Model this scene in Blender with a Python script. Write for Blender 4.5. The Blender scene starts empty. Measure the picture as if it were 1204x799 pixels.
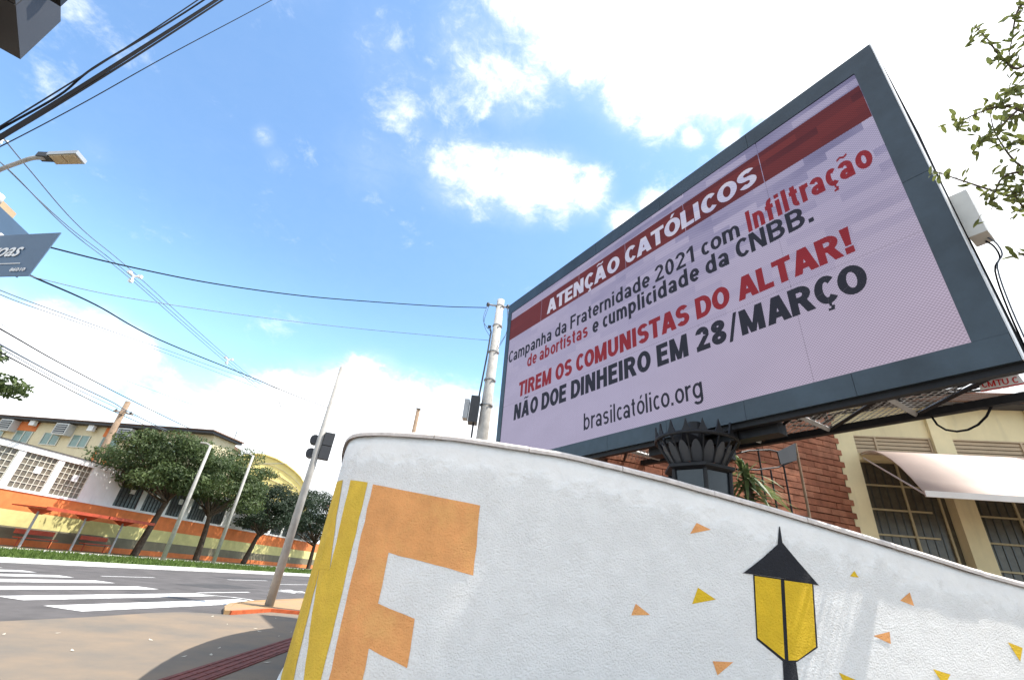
import bpy, bmesh, math, random
from mathutils import Vector, Matrix, noise
R = math.radians
rnd = random.Random(7)
scn = bpy.context.scene
COL = scn.collection

# ------------------------------------------------------------ camera
F_PX, PITCH, ROLL, CAM_H = 528.0, R(28.07), R(6.73), 1.2
CAM = Vector((0, 0, CAM_H))
_f = Vector((0, math.cos(PITCH), math.sin(PITCH)))
_u0 = Vector((0, -math.sin(PITCH), math.cos(PITCH)))
_r0 = Vector((1, 0, 0))
_r = math.cos(ROLL) * _r0 + math.sin(ROLL) * _u0
_u = -math.sin(ROLL) * _r0 + math.cos(ROLL) * _u0
cd = bpy.data.cameras.new("camera")
cam = bpy.data.objects.new("camera", cd)
COL.objects.link(cam)
cam.matrix_world = Matrix(((_r.x, _u.x, -_f.x, 0), (_r.y, _u.y, -_f.y, 0), (_r.z, _u.z, -_f.z, CAM_H), (0, 0, 0, 1)))
cd.sensor_width = 36.0
cd.lens = F_PX / 1204.0 * 36.0
cd.clip_start = 0.05
cd.clip_end = 5000
scn.camera = cam

# surveying helpers: a sight line of the photograph, met with a real plane
def ray(px, py):
    return (px - 602.0) / F_PX * _r - (py - 399.5) / F_PX * _u + _f
def at_z(px, py, z):
    r = ray(px, py); return CAM + r * ((z - CAM_H) / r.z)
def at_d(px, py, d):
    r = ray(px, py); return CAM + r * (d / math.hypot(r.x, r.y))
def at_plane(px, py, P0, N):
    r = ray(px, py); return CAM + r * ((P0 - CAM).dot(N) / r.dot(N))
TH = R(9.6)                                   # the street's direction
SU = Vector((math.sin(TH), math.cos(TH), 0)); SN = Vector((math.cos(TH), -math.sin(TH), 0))
def S(perp, along, z=0.0):
    return SN * perp + SU * along + Vector((0, 0, z))
def at_perp(px, py, perp):
    return at_plane(px, py, SN * perp, SN)
def tos(P):
    return P.dot(SN), P.dot(SU), P.z

# ------------------------------------------------------------ light
SUNV = Vector((0.470, -0.012, 0.881)).normalized()
sl = bpy.data.lights.new("sun", 'SUN'); sl.energy = 3.7; sl.angle = R(0.6); sl.color = (1.0, 0.95, 0.87)
sun = bpy.data.objects.new("sun", sl); COL.objects.link(sun)
sun.rotation_euler = (-SUNV).to_track_quat('-Z', 'Y').to_euler()
scn.view_settings.view_transform = 'Standard'
scn.view_settings.look = 'None'
scn.view_settings.gamma = 1.0
scn.view_settings.exposure = 1.27
scn.view_settings.use_curve_mapping = False

w = bpy.data.worlds.new("World"); scn.world = w; w.use_nodes = True
nt = w.node_tree; nt.nodes.clear()
def N_(t, **k):
    n = nt.nodes.new(t)
    for a, b in k.items(): setattr(n, a, b)
    return n
def M_(op, a, b=None, c=None):
    n = N_('ShaderNodeMath', operation=op)
    for i, v in enumerate((a, b, c)):
        if v is None: continue
        if isinstance(v, (int, float)): n.inputs[i].default_value = v
        else: nt.links.new(v, n.inputs[i])
    return n.outputs[0]
sky = N_('ShaderNodeTexSky', sky_type='NISHITA')
sky.sun_disc = False
sky.sun_elevation = math.asin(SUNV.z)
sky.sun_rotation = math.atan2(SUNV.x, SUNV.y)
sky.air_density = 1.0; sky.dust_density = 0.6; sky.ozone_density = 1.3
tc = N_('ShaderNodeTexCoord')
DIR = tc.outputs['Generated']
def fbm(scale, det, rough, dist=0.0, off=(0, 0, 0), sc=(1, 1, 1)):
    mp = N_('ShaderNodeMapping'); mp.inputs['Location'].default_value = off; mp.inputs['Scale'].default_value = sc
    nt.links.new(DIR, mp.inputs['Vector'])
    n = N_('ShaderNodeTexNoise'); n.inputs['Scale'].default_value = scale; n.inputs['Detail'].default_value = det
    n.inputs['Roughness'].default_value = rough; n.inputs['Distortion'].default_value = dist
    nt.links.new(mp.outputs[0], n.inputs['Vector'])
    return n.outputs['Fac']
# cloud banks: (sight px, py, angular radius in px at the lens centre, weight)
BANKS = [(640,-60,90,1),(700,-30,110,1.1),(740,45,75,.8),(800,20,110,1.1),(860,45,90,1.1),(740,120,34,.65),(775,130,36,.65),(905,60,70,.9),(930,-20,120,1.1),
         (600,95,60,.46),(555,50,60,.40),(530,110,45,.30),(640,70,60,.48),(540,200,55,.50),(500,190,40,.3),(570,212,46,.66),(615,218,46,.76),(655,222,42,.72),(690,226,34,.60),(440,190,60,.26),(480,130,60,.28),(450,60,60,.24),(735,262,26,.6),(762,240,18,.6),
         (1010,80,80,1),(1080,20,110,1.2),(1150,120,130,1.3),(1230,60,170,1.3),(1200,270,150,1.3),(1250,420,130,1.2),(960,115,55,.9),(905,125,30,.7),(860,163,20,.6),(812,160,16,.55),
         (310,160,14,.4),(325,185,18,.22),(110,178,26,.2),(250,172,18,.14),
         (20,395,40,.9),(60,395,40,1),(100,400,42,1),(140,415,36,.9),(25,440,55,1),(80,445,50,.9),(0,500,60,1),(60,510,70,1),(150,500,55,.6),
         (210,465,40,.45),(260,480,50,.6),(310,490,50,.7),(360,480,50,.9),(400,465,40,1),(430,470,50,1.1),(470,500,60,1.1),(520,510,60,1),(350,540,80,.95),(250,540,80,.8),(440,560,90,1),(560,500,50,.7),(600,560,90,.8),
         (760,560,90,.7),(900,560,90,.6),(-70,420,90,.9),(-80,240,40,.4),(330,-90,70,.5),(-200,500,140,.8)]
field = None
for (px, py, rr, wt) in BANKS:
    d = ray(px, py).normalized()
    k = 1.0 / ray(px, py).length
    vm = N_('ShaderNodeVectorMath', operation='DISTANCE'); nt.links.new(DIR, vm.inputs[0]); vm.inputs[1].default_value = d
    mr = N_('ShaderNodeMapRange', interpolation_type='SMOOTHSTEP')
    nt.links.new(vm.outputs['Value'], mr.inputs['Value'])
    mr.inputs['From Min'].default_value = 1.7 * rr / F_PX * k; mr.inputs['From Max'].default_value = 0.0
    mr.inputs['To Min'].default_value = 0.0; mr.inputs['To Max'].default_value = wt * 1.05
    field = mr.outputs[0] if field is None else M_('SMOOTH_MAX', field, mr.outputs[0], 0.15)
big = fbm(2.6, 3, .5, 0.0, (3.1, 1.7, .4), (1, 1, 1.8))
fine = fbm(9.0, 12, .62, 0.35, (0.3, 2.2, 5.0), (1, 1, 1.5))
wisp = fbm(26.0, 8, .7, 0.6, (7, 3, 1), (1, 1, 1.6))
dmid = N_('ShaderNodeVectorMath', operation='DOT_PRODUCT'); nt.links.new(DIR, dmid.inputs[0]); dmid.inputs[1].default_value = _f
gen = N_('ShaderNodeMapRange', interpolation_type='SMOOTHSTEP'); nt.links.new(dmid.outputs['Value'], gen.inputs['Value'])  # unseen cloud cover added all round outside the view, whitens the fill light
gen.inputs['From Min'].default_value = 0.60; gen.inputs['From Max'].default_value = 0.25; gen.inputs['To Min'].default_value = 0; gen.inputs['To Max'].default_value = .55
field = M_('MAXIMUM', field, gen.outputs[0])
dens = M_('ADD', M_('SUBTRACT', field, 0.42), M_('MULTIPLY', M_('SUBTRACT', fine, 0.5), 1.5))
dens = M_('ADD', dens, M_('MULTIPLY', M_('SUBTRACT', wisp, 0.5), 0.45))
dens = M_('ADD', dens, M_('MULTIPLY', M_('SUBTRACT', big, 0.52), 0.5))
cl = N_('ShaderNodeMapRange', interpolation_type='SMOOTHSTEP'); nt.links.new(dens, cl.inputs['Value'])
cl.inputs['From Min'].default_value = -0.18; cl.inputs['From Max'].default_value = 0.50
soft = N_('ShaderNodeMapRange', interpolation_type='SMOOTHSTEP'); nt.links.new(field, soft.inputs['Value'])
soft.inputs['From Min'].default_value = 0.0; soft.inputs['From Max'].default_value = 1.0; soft.inputs['To Max'].default_value = 0.7
cover = M_('MINIMUM', M_('ADD', cl.outputs[0], M_('MULTIPLY', soft.outputs[0], M_('MULTIPLY', wisp, 1.2))), 1.0)
# haze near the horizon
sep = N_('ShaderNodeSeparateXYZ'); nt.links.new(DIR, sep.inputs[0])
hz = N_('ShaderNodeMapRange', interpolation_type='SMOOTHSTEP'); nt.links.new(sep.outputs['Z'], hz.inputs['Value'])
hz.inputs['From Min'].default_value = 0.55; hz.inputs['From Max'].default_value = 0.0; hz.inputs['To Max'].default_value = 0.6
SKYS = 0.115
skm = N_('ShaderNodeMix', data_type='RGBA', blend_type='MULTIPLY'); skm.inputs['Factor'].default_value = 1.0
nt.links.new(sky.outputs[0], skm.inputs['A']); skm.inputs['B'].default_value = (0.98, 1.18, 1.24, 1)
hm = N_('ShaderNodeMix', data_type='RGBA'); nt.links.new(hz.outputs[0], hm.inputs['Factor'])
nt.links.new(skm.outputs['Result'], hm.inputs['A']); hm.inputs['B'].default_value = (3.7, 6.9, 8.8, 1)
shade = N_('ShaderNodeMapRange'); nt.links.new(dens, shade.inputs['Value'])
shade.inputs['From Min'].default_value = 0.0; shade.inputs['From Max'].default_value = 0.7
shade.inputs['To Min'].default_value = 5.6; shade.inputs['To Max'].default_value = 7.6
cc = N_('ShaderNodeVectorMath', operation='SCALE'); cc.inputs[0].default_value = (1.0, 1.02, 1.05); nt.links.new(shade.outputs[0], cc.inputs['Scale'])
mx = N_('ShaderNodeMix', data_type='RGBA'); nt.links.new(cover, mx.inputs['Factor'])
nt.links.new(hm.outputs['Result'], mx.inputs['A']); nt.links.new(cc.outputs[0], mx.inputs['B'])
bg = N_('ShaderNodeBackground'); bg.inputs['Strength'].default_value = SKYS
nt.links.new(mx.outputs['Result'], bg.inputs['Color'])
wo = N_('ShaderNodeOutputWorld'); nt.links.new(bg.outputs[0], wo.inputs['Surface'])
w.cycles.sampling_method = 'MANUAL'; w.cycles.sample_map_resolution = 512

# ------------------------------------------------------------ materials
def mat(name, col, rough=0.7, metal=0.0, var=0.12, vs=3.0, bump=0.0, bs=40.0, col2=None, spec=0.4, emit=None, trans=0.0, dirt=0.0, ior=1.45):
    m = bpy.data.materials.new(name); m.use_nodes = True
    t = m.node_tree; b = t.nodes['Principled BSDF']
    b.inputs['Roughness'].default_value = rough; b.inputs['Metallic'].default_value = metal
    b.inputs['Specular IOR Level'].default_value = spec
    tcn = t.nodes.new('ShaderNodeTexCoord')
    n = t.nodes.new('ShaderNodeTexNoise'); n.inputs['Scale'].default_value = vs; n.inputs['Detail'].default_value = 6; n.inputs['Roughness'].default_value = .65
    gm = t.nodes.new('ShaderNodeNewGeometry'); t.links.new(gm.outputs['Position'], n.inputs['Vector'])
    cr = t.nodes.new('ShaderNodeValToRGB')
    c2 = col2 if col2 else tuple(c * (1 - var) for c in col)
    c1 = tuple(min(1, c * (1 + var * .6)) for c in col) if not col2 else col
    cr.color_ramp.elements[0].position = .35; cr.color_ramp.elements[1].position = .68
    cr.color_ramp.elements[0].color = (*c2, 1); cr.color_ramp.elements[1].color = (*c1, 1)
    t.links.new(n.outputs['Fac'], cr.inputs['Fac'])
    out = cr.outputs['Color']
    if dirt:
        n3 = t.nodes.new('ShaderNodeTexNoise'); n3.inputs['Scale'].default_value = 1.0; n3.inputs['Detail'].default_value = 8
        mp = t.nodes.new('ShaderNodeMapping'); mp.inputs['Scale'].default_value = (5, 5, .7)
        t.links.new(gm.outputs['Position'], mp.inputs['Vector']); t.links.new(mp.outputs[0], n3.inputs['Vector'])
        r3 = t.nodes.new('ShaderNodeMapRange'); r3.inputs['From Min'].default_value = .55; r3.inputs['From Max'].default_value = .8; r3.inputs['To Max'].default_value = dirt
        t.links.new(n3.outputs['Fac'], r3.inputs['Value'])
        mm = t.nodes.new('ShaderNodeMix'); mm.data_type = 'RGBA'; t.links.new(r3.outputs[0], mm.inputs['Factor'])
        t.links.new(out, mm.inputs['A']); mm.inputs['B'].default_value = (.12, .10, .08, 1); out = mm.outputs['Result']
    t.links.new(out, b.inputs['Base Color'])
    if bump:
        n2 = t.nodes.new('ShaderNodeTexNoise'); n2.inputs['Scale'].default_value = bs; n2.inputs['Detail'].default_value = 4
        t.links.new(gm.outputs['Position'], n2.inputs['Vector'])
        bp = t.nodes.new('ShaderNodeBump'); bp.inputs['Strength'].default_value = 1.0; bp.inputs['Distance'].default_value = bump
        t.links.new(n2.outputs['Fac'], bp.inputs['Height']); t.links.new(bp.outputs['Normal'], b.inputs['Normal'])
    if emit:
        b.inputs['Emission Color'].default_value = (*emit[:3], 1); b.inputs['Emission Strength'].default_value = emit[3]
    if trans:
        b.inputs['Transmission Weight'].default_value = trans
    return m

def stucco(name, col, var=.05, worn=None):
    """rough cast render: coarse grains low down, trowelled smooth under the coping; grain follows the UV depth below the top"""
    m = mat(name, col, .85, var=var, vs=4, spec=.25)
    t = m.node_tree; b = t.nodes['Principled BSDF']
    gm = t.nodes.new('ShaderNodeNewGeometry')
    v = t.nodes.new('ShaderNodeTexNoise'); v.inputs['Scale'].default_value = 62; v.inputs['Detail'].default_value = 5; v.inputs['Roughness'].default_value = .6
    v2 = t.nodes.new('ShaderNodeTexNoise'); v2.inputs['Scale'].default_value = 7; v2.inputs['Detail'].default_value = 2
    t.links.new(gm.outputs['Position'], v.inputs['Vector']); t.links.new(gm.outputs['Position'], v2.inputs['Vector'])
    uv = t.nodes.new('ShaderNodeUVMap'); uv.uv_map = 'depth'
    sx = t.nodes.new('ShaderNodeSeparateXYZ'); t.links.new(uv.outputs[0], sx.inputs[0])
    ad = t.nodes.new('ShaderNodeMath'); ad.operation = 'MULTIPLY_ADD'; t.links.new(v2.outputs['Fac'], ad.inputs[0]); ad.inputs[1].default_value = .5; t.links.new(sx.outputs['Y'], ad.inputs[2])
    mr = t.nodes.new('ShaderNodeMapRange'); t.links.new(ad.outputs[0], mr.inputs['Value'])
    mr.inputs['From Min'].default_value = .42; mr.inputs['From Max'].default_value = .58; mr.inputs['To Min'].default_value = .25; mr.inputs['To Max'].default_value = 1.0
    # rough cast is coarser to the right of the corner
    ms = t.nodes.new('ShaderNodeMapRange'); t.links.new(sx.outputs['X'], ms.inputs['Value'])
    ms.inputs['From Min'].default_value = 5.5; ms.inputs['From Max'].default_value = 8.5; ms.inputs['To Min'].default_value = .45; ms.inputs['To Max'].default_value = 1.0
    mu = t.nodes.new('ShaderNodeMath'); mu.operation = 'MULTIPLY'; t.links.new(mr.outputs[0], mu.inputs[0]); t.links.new(ms.outputs[0], mu.inputs[1])
    h = t.nodes.new('ShaderNodeMath'); h.operation = 'MULTIPLY'; t.links.new(v.outputs['Fac'], h.inputs[0]); t.links.new(mu.outputs[0], h.inputs[1])
    h2 = t.nodes.new('ShaderNodeMath'); h2.operation = 'MULTIPLY_ADD'; t.links.new(v2.outputs['Fac'], h2.inputs[0]); h2.inputs[1].default_value = .8; t.links.new(h.outputs[0], h2.inputs[2])
    bp = t.nodes.new('ShaderNodeBump'); bp.inputs['Strength'].default_value = 1; bp.inputs['Distance'].default_value = .02
    t.links.new(h2.outputs[0], bp.inputs['Height']); t.links.new(bp.outputs[0], b.inputs['Normal'])
    st_ = t.nodes.new('ShaderNodeTexNoise'); st_.inputs['Scale'].default_value = 1.0; st_.inputs['Detail'].default_value = 10; st_.inputs['Roughness'].default_value = .68
    mp_ = t.nodes.new('ShaderNodeMapping'); mp_.inputs['Scale'].default_value = (3.2, 1.1, 1); t.links.new(uv.outputs[0], mp_.inputs[0]); t.links.new(mp_.outputs[0], st_.inputs['Vector'])
    sr = t.nodes.new('ShaderNodeMapRange'); t.links.new(st_.outputs['Fac'], sr.inputs['Value']); sr.inputs['From Min'].default_value = .52; sr.inputs['From Max'].default_value = .80; sr.inputs['To Max'].default_value = .16
    ms2 = t.nodes.new('ShaderNodeMix'); ms2.data_type = 'RGBA'; t.links.new(sr.outputs[0], ms2.inputs['Factor'])
    t.links.new(b.inputs['Base Color'].links[0].from_socket, ms2.inputs['A']); ms2.inputs['B'].default_value = (col[0] * .55, col[1] * .53, col[2] * .50, 1)
    t.links.new(ms2.outputs['Result'], b.inputs['Base Color'])
    if worn:
        w2 = t.nodes.new('ShaderNodeTexNoise'); w2.inputs['Scale'].default_value = 2.2; w2.inputs['Detail'].default_value = 9; w2.inputs['Roughness'].default_value = .7
        t.links.new(gm.outputs['Position'], w2.inputs['Vector'])
        wr = t.nodes.new('ShaderNodeMapRange'); t.links.new(w2.outputs['Fac'], wr.inputs['Value'])
        wr.inputs['From Min'].default_value = .50; wr.inputs['From Max'].default_value = .72; wr.inputs['To Max'].default_value = .7
        mm = t.nodes.new('ShaderNodeMix'); mm.data_type = 'RGBA'
        src = b.inputs['Base Color'].links[0].from_socket
        t.links.new(wr.outputs[0], mm.inputs['Factor']); t.links.new(src, mm.inputs['A']); mm.inputs['B'].default_value = (*worn, 1)
        t.links.new(mm.outputs['Result'], b.inputs['Base Color'])
    return m

MT = {}
MT['stucco'] = stucco('white_stucco', (.85, .84, .82))
MT['coping'] = mat('coping_cement', (.70, .64, .60), .85, var=.18, vs=9, bump=.006, bs=60, dirt=.35)
MT['orange_paint'] = stucco('orange_wall_paint', (.86, .40, .15), .12, worn=(.88, .50, .18))
MT['yellow_paint'] = stucco('yellow_wall_paint', (.80, .54, .07), .12, worn=(.70, .44, .07))
MT['gold_paint'] = stucco('golden_wall_paint', (.80, .52, .03), .10)
MT['black_paint'] = stucco('black_wall_paint', (.025, .026, .032), .1)
MT['asphalt'] = mat('asphalt', (.088, .080, .078), .9, var=.3, vs=1.2, bump=.004, bs=120, dirt=.0)
MT['asphalt_patch'] = mat('asphalt_patch', (.055, .052, .052), .9, var=.25, vs=4, bump=.004, bs=90)
MT['pavement'] = mat('pavement', (.225, .165, .11), .9, col2=(.135, .118, .098), vs=.7, bump=.004, bs=90)
MT['island'] = mat('sandy_pavement', (.36, .22, .10), .9, col2=(.27, .19, .12), vs=1.5, bump=.004, bs=90)
MT['ground'] = mat('earth', (.16, .13, .08), .95, var=.3, vs=.2)
MT['road_white'] = mat('road_paint', (.74, .74, .72), .8, vs=9, col2=(.46, .45, .44))
MT['kerb_white'] = mat('white_kerb_paint', (.75, .74, .71), .85, var=.2, vs=5)
MT['kerb_orange'] = mat('orange_kerb_paint', (.55, .12, .04), .85, var=.3, vs=8)
MT['grass'] = mat('grass', (.11, .15, .035), .9, var=.4, vs=2.5, col2=(.06, .09, .025))
MT['blade'] = mat('grass_blade', (.13, .19, .035), .8, var=.4, vs=3, col2=(.07, .12, .025))
MT['tactile'] = mat('red_tactile_tile', (.17, .05, .04), .85, var=.3, vs=7)
MT['litter'] = mat('pale_litter', (.50, .46, .38), .9)
MT['frame_blue'] = mat('blue_grey_steel', (.032, .047, .060), .36, metal=.35, var=.35, vs=1.3, spec=.6, bump=.0015, bs=3)
MT['rim_white'] = mat('sunlit_frame_edge', (.62, .62, .62), .45, metal=.2)  # sunlight on the frame's right end, put into a pale colour
MT['black_steel'] = mat('black_steel', (.012, .012, .014), .55, metal=.3, var=.3)
MT['grey_steel'] = mat('grey_galvanised', (.38, .38, .38), .5, metal=.4, var=.2)
MT['box_grey'] = mat('pale_grey_box', (.56, .56, .54), .5, var=.08)
MT['cable'] = mat('black_cable', (.012, .012, .014), .9, spec=.1)
MT['cable_grey'] = mat('grey_cable', (.12, .14, .17), .6)
MT['porcelain'] = mat('white_polymer', (.8, .8, .8), .4)
MT['concrete'] = mat('pole_concrete', (.47, .45, .42), .85, var=.2, vs=6, bump=.004, bs=50, dirt=.3)
MT['wood'] = mat('weathered_pole', (.26, .18, .12), .85, var=.3, vs=5)
MT['galv'] = mat('galvanised_pole', (.40, .38, .35), .55, metal=.0, var=.2, vs=4, dirt=.3)
MT['cream'] = mat('cream_wall', (.80, .69, .42), .85, var=.08, vs=1.5, dirt=.2)
MT['cream2'] = mat('cream_school_wall', (.70, .60, .40), .85, var=.08, vs=1.5, dirt=.12)
MT['awning'] = mat('pale_pink_awning', (.56, .43, .36), .7, var=.12, vs=1)
MT['awning_edge'] = mat('awning_edge', (.72, .68, .64), .6, var=.06)
MT['white'] = mat('white_wall_paint', (.78, .78, .78), .8, var=.06, vs=1, dirt=.12)
MT['w_orange'] = mat('orange_band_paint', (.70, .20, .06), .8, var=.15, vs=2)
MT['w_yellow'] = mat('pale_yellow_band_paint', (.62, .56, .24), .8, var=.12, vs=2)
MT['w_taupe'] = mat('taupe_band_paint', (.20, .175, .115), .8, var=.12, vs=2)
MT['grille'] = mat('cream_grille', (.62, .60, .52), .7, var=.1)
MT['pane'] = mat('brown_pane', (.16, .135, .10), .35, var=.3, vs=3, spec=.6)
MT['pane_dark'] = mat('dark_pane', (.06, .065, .06), .3, var=.3, vs=2, spec=.6)
MT['greenglass'] = mat('green_glass', (.20, .28, .24), .25, var=.15, vs=1, spec=.6)
MT['shelter_red'] = mat('shelter_red', (.45, .07, .03), .6, var=.2)
MT['roof_dark'] = mat('dark_eave', (.06, .06, .065), .7)
MT['roof_brown'] = mat('brown_roof', (.16, .09, .06), .8, var=.3, vs=3)
MT['yellow_roof'] = mat('yellow_gable', (.80, .66, .25), .7, var=.12, vs=1)
MT['brick'] = mat('red_brick', (.37, .15, .085), .9, var=.3, vs=5, bump=.006, bs=40)
MT['brick_b'] = mat('dark_red_brick', (.30, .11, .06), .9, var=.3, vs=5, bump=.006, bs=40)
MT['mortar'] = mat('dark_joint', (.10, .05, .035), .95)
MT['win_frame'] = mat('cream_window_bar', (.48, .40, .24), .6)
MT['win_dark'] = mat('dark_ribbed_glass', (.095, .085, .06), .3, var=.3, vs=9, spec=.6)
MT['louvre'] = mat('beige_louvre', (.52, .40, .26), .7, var=.1)
MT['louvre_in'] = mat('dark_louvre_gap', (.03, .02, .015), .9)
MT['sign_blue'] = mat('sign_blue', (.075, .13, .21), .5, var=.1)
MT['sign_white'] = mat('sign_white', (.8, .8, .8), .5, var=.02)
MT['lamp_grey'] = mat('lamp_aluminium', (.45, .46, .47), .4, metal=.4)
MT['lamp_lens'] = mat('beige_lens', (.50, .38, .24), .4, var=.1)
MT['signal_grey'] = mat('signal_housing', (.045, .047, .052), .55, var=.12)
MT['bark'] = mat('bark', (.09, .065, .045), .95, var=.4, vs=6, bump=.02, bs=12)
MT['leaf'] = mat('leaf', (.105, .145, .045), .6, col2=(.04, .065, .022), vs=.9)
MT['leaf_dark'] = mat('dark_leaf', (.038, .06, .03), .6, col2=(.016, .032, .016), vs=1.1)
MT['leaf_near'] = mat('olive_leaf', (.21, .23, .07), .5, col2=(.11, .14, .035), vs=9)
MT['yucca'] = mat('long_leaf', (.20, .24, .10), .5, col2=(.07, .12, .04), vs=7)
MT['flower'] = mat('red_flower', (.6, .03, .05), .7)
MT['red_letter'] = mat('red_letter_paint', (.55, .03, .03), .6, var=.02)
MT['roof_tile'] = mat('terracotta_roof', (.30, .12, .07), .9, var=.3, vs=5)
MT['glass_pillar'] = mat('smoked_glass', (.025, .03, .036), .2, var=.15, spec=.5)
MT['pale_glass'] = mat('pale_glass', (.42, .47, .50), .2, var=.1, spec=.7)

def leaf_translucent(m, amt):
    t = m.node_tree; b = t.nodes['Principled BSDF']
    tr = t.nodes.new('ShaderNodeBsdfTranslucent'); mxs = t.nodes.new('ShaderNodeMixShader'); mxs.inputs[0].default_value = amt
    src = b.inputs['Base Color'].links[0].from_socket
    t.links.new(src, tr.inputs['Color']); t.links.new(b.outputs[0], mxs.inputs[1]); t.links.new(tr.outputs[0], mxs.inputs[2])
    t.links.new(mxs.outputs[0], t.nodes['Material Output'].inputs['Surface'])
for k in ('leaf', 'leaf_dark', 'leaf_near', 'yucca', 'blade'): leaf_translucent(MT[k], .35)

# LED screen: lit display, lilac white with streaks and a dot raster
def led(name, base, strength, streak=.0, raster=.22):
    m = bpy.data.materials.new(name); m.use_nodes = True
    t = m.node_tree; b = t.nodes['Principled BSDF']
    L = t.links.new
    b.inputs['Specular IOR Level'].default_value = .05
    b.inputs['Base Color'].default_value = (.012, .012, .014, 1); b.inputs['Roughness'].default_value = .5
    uv = t.nodes.new('ShaderNodeUVMap'); uv.uv_map = 'screen'
    sx = t.nodes.new('ShaderNodeSeparateXYZ'); L(uv.outputs[0], sx.inputs[0])
    def m2(op, a, bb=None, c=None):
        n = t.nodes.new('ShaderNodeMath'); n.operation = op
        for i, v in enumerate((a, bb, c)):
            if v is None: continue
            if isinstance(v, (int, float)): n.inputs[i].default_value = v
            else: L(v, n.inputs[i])
        return n.outputs[0]
    P = 2 * math.pi / .032
    dots = m2('MULTIPLY', m2('SINE', m2('MULTIPLY', sx.outputs['X'], P)), m2('SINE', m2('MULTIPLY', sx.outputs['Y'], P)))
    rows = m2('MULTIPLY_ADD', m2('SINE', m2('MULTIPLY', sx.outputs['Y'], 2 * P)), .5, dots)
    ras = m2('MULTIPLY_ADD', rows, raster, 1.0)
    n = t.nodes.new('ShaderNodeTexNoise'); n.inputs['Scale'].default_value = 1.0; n.inputs['Detail'].default_value = 5
    mp = t.nodes.new('ShaderNodeMapping'); mp.inputs['Scale'].default_value = (1.4, 2.6, 1); L(uv.outputs[0], mp.inputs[0]); L(mp.outputs[0], n.inputs[0])
    # streaky patches gather in the upper part of the picture
    up = t.nodes.new('ShaderNodeMapRange'); L(sx.outputs['Y'], up.inputs['Value'])
    up.inputs['From Min'].default_value = -3.0; up.inputs['From Max'].default_value = -.3; up.inputs['To Min'].default_value = 0; up.inputs['To Max'].default_value = 1
    rt = t.nodes.new('ShaderNodeMapRange'); L(sx.outputs['X'], rt.inputs['Value']); rt.inputs['From Min'].default_value = 1; rt.inputs['From Max'].default_value = 7.5; rt.inputs['To Min'].default_value = .25
    br = t.nodes.new('ShaderNodeTexBrick'); br.inputs['Scale'].default_value = 1.0; br.inputs['Brick Width'].default_value = .62; br.inputs['Row Height'].default_value = .11
    br.inputs['Mortar Size'].default_value = .0; br.inputs['Color1'].default_value = (0, 0, 0, 1); br.inputs['Color2'].default_value = (1, 1, 1, 1); br.offset = .37
    L(uv.outputs[0], br.inputs['Vector'])
    blk = m2('MULTIPLY', m2('MULTIPLY', up.outputs[0], rt.outputs[0]), m2('MULTIPLY', br.outputs['Color'], n.outputs['Fac']))
    k = m2('MULTIPLY', m2('SUBTRACT', 1.0, m2('MULTIPLY', blk, streak)), m2('MULTIPLY_ADD', n.outputs['Fac'], .16, .92))
    st = m2('MULTIPLY', m2('MULTIPLY', k, ras), strength)
    cm = t.nodes.new('ShaderNodeMix'); cm.data_type = 'RGBA'; L(m2('MULTIPLY', blk, 1.2 if streak else 0), cm.inputs['Factor'])
    cm.inputs['A'].default_value = (*base, 1); cm.inputs['B'].default_value = (base[0] * .62, base[1] * .68, base[2] * 1.12, 1)
    rr_ = t.nodes.new('ShaderNodeMapRange'); L(sx.outputs['X'], rr_.inputs['Value']); rr_.inputs['From Min'].default_value = 3.6; rr_.inputs['From Max'].default_value = 7.3; rr_.inputs['To Max'].default_value = .55
    dd_ = t.nodes.new('ShaderNodeMapRange'); L(sx.outputs['Y'], dd_.inputs['Value']); dd_.inputs['From Min'].default_value = -1.4; dd_.inputs['From Max'].default_value = -3.7
    wm = t.nodes.new('ShaderNodeMix'); wm.data_type = 'RGBA'; L(m2('MULTIPLY', rr_.outputs[0], dd_.outputs[0]), wm.inputs['Factor']); L(cm.outputs['Result'], wm.inputs['A'])
    wm.inputs['B'].default_value = (base[0] * 1.12, base[1] * .93, base[2] * .78, 1); cm = wm
    L(cm.outputs['Result'], b.inputs['Emission Color']); L(st, b.inputs['Emission Strength'])
    return m
MT['led_bg'] = led('led_lilac', (.54, .495, .69), .295, 1.2, .32)
MT['led_band'] = led('led_red_band', (.25, .042, .042), .235, .7, .3)
MT['led_red'] = led('led_red', (.30, .022, .032), .31, .2)
MT['led_dark'] = led('led_dark', (.02, .022, .035), .36, 0)
MT['led_white'] = led('led_white', (.70, .69, .82), .33, .3)

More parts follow.
